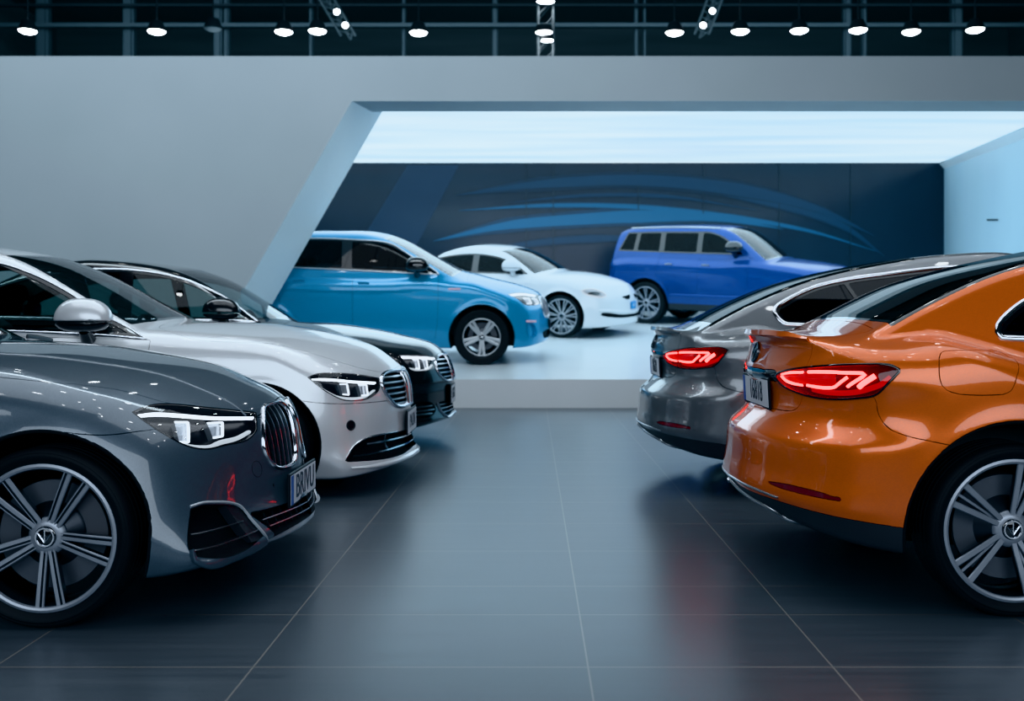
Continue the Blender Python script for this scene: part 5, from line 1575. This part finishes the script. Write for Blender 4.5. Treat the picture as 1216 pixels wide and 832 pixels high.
    quad('ceiling', [(-30, -8, 11), (-30, 34, 11), (30, 34, 11), (30, -8, 11)], 'hall_dark')
    quad('wall_left', [(-16, -6, 0), (-16, 34, 0), (-16, 34, 11), (-16, -6, 11)], 'hall_dark')
    quad('wall_far_right', [(16, 34, 0), (16, -6, 0), (16, -6, 11), (16, 34, 11)], 'hall_dark')
    quad('wall_behind', [(-16, -6, 0), (-16, -6, 11), (16, -6, 11), (16, -6, 0)], 'hall_dark')
    # steel columns behind the wall
    yc = 30.0
    for i, (px, w, lab) in enumerate([(52, 15, 'broad grey steel column, first above the wall from the hall corner'), (154, 13, 'grey steel column between the first two pendant lamps'), (260, 10, 'grey steel column beside the unlit bell lamp'),
                             (270, 6, 'slim steel post touching the column by the bell lamp'), (370, 4, 'thin steel post under the tilted spotlight truss'), (480, 4, 'thin steel post just before the single mid-wall lamp'),
                             (588, 6, 'slim pale steel post beside the lattice lamp mast'), (755, 4, 'thin steel post, near one of a close pair'), (765, 3, 'thinnest steel post, far one of a close pair'),
                             (1005, 9, 'grey steel column behind the fourth lamp of the row'), (1025, 5, 'slim steel post touching the column behind the lamp row'), (1135, 12, 'broad grey steel column between the last two lamps')]):
        mb = MB(); x = k(px, yc); ww = w*yc/2400
        mb.box((x - ww, yc - .1, 0), (x + ww, yc + .1, 11))
        mb.box((x - ww*.55, yc - .16, 0), (x + ww*.55, yc - .1, 11))
        o = mb.make('steel_column', 'steel_grey'); tag(o, lab, 'column', 'steel columns of the dark hall')
    for py, th, lab in ((30.5, 4.5, 'long horizontal grey steel rail crossing the hall columns'), (7, 3, 'upper dark horizontal girder high in the hall')):
        mb = MB(); z = kz(py, 29.7); t = th*29.7/2400
        mb.box((-22, 29.6, z - t), (22, 29.75, z + t)); o = mb.make('steel_rail', 'steel_grey' if py > 20 else 'steel_dark'); tag(o, lab, 'rail')
    # hanging lamps
    def pendant(px, py, y, lab, lit=True, r=None):
        x, z = k(px, y), kz(py, y); r = r or 10.5*y/1200
        e = empty('pendant_lamp'); e.location = (x, y, z); tag(e, lab, 'lamp', 'hall pendant lamps')
        mb = MB(); mb.lathe([(r*.2, r*1.25), (r*.62, r*1.15), (r*.95, r*.45), (r*1.05, 0), (r*.98, .0), (r*.9, r*.35)], 24, 'z'); mb.make('lamp_shade', 'steel_dark', e, angle=40)
        mb = MB(); mb.lathe([(.001, -r*.30), (r*.5, -r*.25), (r*.85, -r*.10), (r*.97, r*.06)], 24, 'z'); mb.make('diffuser', 'lamp_glow' if lit else 'steel_grey', e, angle=60)
        mb = MB(); mb.tube([(0, 0, r*1.2), (0, 0, 10.95 - z)], .018, 6); mb.make('cord', 'steel_dark', e)
    L = [(33, 37, 'lit pendant lamp, first of the row from the hall corner', 1), (186, 37.5, 'lit pendant lamp right of the second steel column', 1), (253, 34.5, 'unlit grey bell pendant lamp beside a steel column', 0),
         (337, 38, 'lit pendant lamp before the tilted truss, dark cord above', 1), (377, 37, 'lit pendant lamp directly beneath the tilted spotlight truss', 1), (497, 39, 'lone lit pendant lamp midway between truss and lattice mast', 1),
         (801, 39, 'lit pendant lamp before the second spotlight truss', 1), (879, 37.5, 'lit pendant lamp just past the second spotlight truss', 1), (949, 36.5, 'lit pendant lamp, third past the lattice mast', 1),
         (1019, 36, 'lit pendant lamp in front of a grey column', 1), (1082, 38, 'lit pendant lamp, next to last of the row', 1), (1158, 35.5, 'lit pendant lamp, last of the row by the far end', 1)]
    for px, py, lab, lit in L: pendant(px, py, 20.0, lab, lit)
    # lattice mast with stacked lamps
    e = empty('lamp_mast'); y = 24.0; e.location = (k(648, y), y, 0); tag(e, 'vertical lattice mast carrying three stacked flood lamps', 'mast')
    mb = MB(); hw = 9*y/1200
    for sx in (-1, 1):
        for sy in (-1, 1): mb.tube([(sx*hw, sy*hw, 5.4), (sx*hw, sy*hw, 11.0)], .035, 6)
    for i in range(13):
        za = 5.5 + i*.41
        for sy in (-1, 1): mb.tube([(-hw, sy*hw, za), (hw, sy*hw, za + .41)], .015, 5)
    mb.make('lattice', 'steel_grey', e)
    for px, py, r in ((648, 2, .21), (646, 39, .20), (650, 48.5, .15)):
        mb = MB(); z = kz(py, y - .5); x = k(px, y - .5) - k(648, y)
        mb.lathe([(r*.3, r*1.0), (r*.9, r*.8), (r*1.05, 0), (r*.96, 0)], 24, 'z', c=(x, -.5, z)); hmesh = mb.make('flood_lamp', 'steel_dark', e, angle=40)
        mb = MB(); mb.lathe([(.001, -r*.05), (r*.7, -r*.0), (r*.96, r*.06)], 24, 'z', c=(x, -.5, z)); mb.make('diffuser', 'lamp_glow', hmesh, angle=60)
    # tilted trusses with spotlights
    for (pa, pb, spots, lab) in (((384, -8), (411, 38), ((400, 14), (410, 30)), 'tilted lattice truss with two small spotlights over the wall'), ((851, -8), (836, 36), ((846, 13), (835, 30)), 'second tilted lattice truss with two small spotlights')):
        y = 22.0; e = empty('truss'); e.location = (k(pa[0], y), y, kz(pa[1], y)); tag(e, lab, 'truss')
        d = Vector((k(pb[0], y) - k(pa[0], y), .4, kz(pb[1], y) - kz(pa[1], y)))
        up = -d.normalized()*((10.9 - kz(pa[1], y))/abs(d.normalized().z))
        mb = MB(); 
        offs = [Vector((-.16, -.1, 0)), Vector((.16, -.1, 0)), Vector((0, .2, 0))]
        for o_ in offs: mb.tube([up + o_, d + o_], .03, 6)
        n = 30; tot = d - up
        for i in range(n):
            a, b2 = up + tot*(i/n), up + tot*((i+1)/n)
            mb.tube([a + offs[0], b2 + offs[1]], .014, 5); mb.tube([a + offs[1], b2 + offs[2]], .014, 5)
        mb.make('lattice', 'steel_grey', e)
        for px, py in spots:
            c = Vector((k(px, y - .4), y - .4, kz(py, y - .4))) - e.location
            mb = MB(); mb.lathe([(.04, .2), (.065, .15), (.072, 0), (.062, 0)], 16, 'y', c=tuple(c)); s_ = mb.make('spotlight', 'steel_dark', e, angle=40)
            mb = MB(); mb.lathe([(.001, -.02), (.062, .0)], 16, 'y', c=tuple(c)); mb.make('spot_lens', 'spot_glow', s_, angle=60)
    # ceiling floods over the aisle (they light the cars and show up in the paint)
    i = 0
    for yy in (1.5, 3.4, 5.3, 7.2, 9.1, 11.0):
        for xx in (-5.4, -3.6, -1.8, 0.0, 1.8, 3.6, 5.4):
            x = xx + (0.45 if int(yy*10) % 2 else -.2)
            e = empty('ceiling_spot'); e.location = (x, yy, 6.8); tag(e, 'round hall spotlight on a thin cord above the parked cars', 'lamp', 'spotlights above the parked cars')
            mb = MB(); r = .12
            mb.lathe([(r*.3, r*1.6), (r*.9, r*1.3), (r*1.05, 0), (r*.95, 0)], 20, 'z'); mb.make('lamp_shade', 'steel_dark', e, angle=40)
            mb = MB(); mb.lathe([(.001, .0), (r*.95, .02)], 20, 'z'); mb.make('diffuser', 'spot_glow', e, angle=60)
            mb = MB(); mb.tube([(0, 0, r*1.6), (0, 0, 4.15)], .01, 5); mb.make('cord', 'steel_dark', e)
            i += 1

def area(name, loc, rot, sx, sy, energy, col, spread=180):
    l = bpy.data.lights.new(name, 'AREA'); l.shape = 'RECTANGLE'; l.size = sx; l.size_y = sy; l.energy = energy; l.color = col; l.spread = math.radians(spread)
    o = bpy.data.objects.new(name, l); o.location = loc; o.rotation_euler = rot; COL.objects.link(o); return o

def lights():
    w = bpy.data.worlds.new('hall_air'); SC.world = w; w.use_nodes = True
    b = w.node_tree.nodes['Background']; b.inputs[0].default_value = (.46, .55, .64, 1); b.inputs[1].default_value = 0.16
    area('hall_soft_fill', (0, 4.5, 9.5), (0, 0, 0), 16, 10, 780, (.81, .91, 1.0))  # added soft fill over the aisle, no fixture behind it
    area('wall_wash_light', (-6, 8.5, 8.5), (math.radians(40), 0, 0), 14, 1.5, 520, (.74, .90, 1.0))
    area('front_fill_light', (0, -4.5, 4.0), (math.radians(74), 0, 0), 14, 4, 600, (.77, .89, 1.0))  # added fill behind the camera, not a lamp of the hall
    area('hall_back_fill', (0, 25.5, 10.2), (math.radians(62), 0, 0), 30, 1.5, 520, (.62, .84, 1.0))  # added to lift the dark hall background, no such lamp there
    area('stand_light', (1.5, 19.5, 4.2), (0, 0, 0), 11, 7, 260, (.60, .84, 1.0))

def camera():
    cam = bpy.data.cameras.new('camera'); o = bpy.data.objects.new('camera', cam); COL.objects.link(o)
    o.location = (0, 0, CZ); o.rotation_euler = (math.pi/2, 0, 0)
    cam.sensor_width = 36; cam.lens = 36*1200/1216; cam.shift_x = -24/1216; cam.shift_y = -35/1216
    cam.clip_end = 200
    cam.dof.use_dof = True; cam.dof.focus_distance = 4.6; cam.dof.aperture_fstop = 2.6
    SC.camera = o

def main():
    camera(); lights(); hall()
    import time
    for fn in (car_grey, car_white, car_black, car_orange, car_silver, car_lightblue, car_stand_white, car_deepblue):
        if ONLY and fn.__name__ not in ONLY: continue
        t = time.time(); fn(); print(fn.__name__, round(time.time() - t, 2))
    SC.view_settings.view_transform = 'Khronos PBR Neutral'
    SC.view_settings.exposure = 0.0
    SC.cycles.use_denoising = True
    SC.cycles.max_bounces = 10; SC.cycles.transparent_max_bounces = 16
    SC.cycles.sample_clamp_indirect = 6.0
ONLY = None
main()
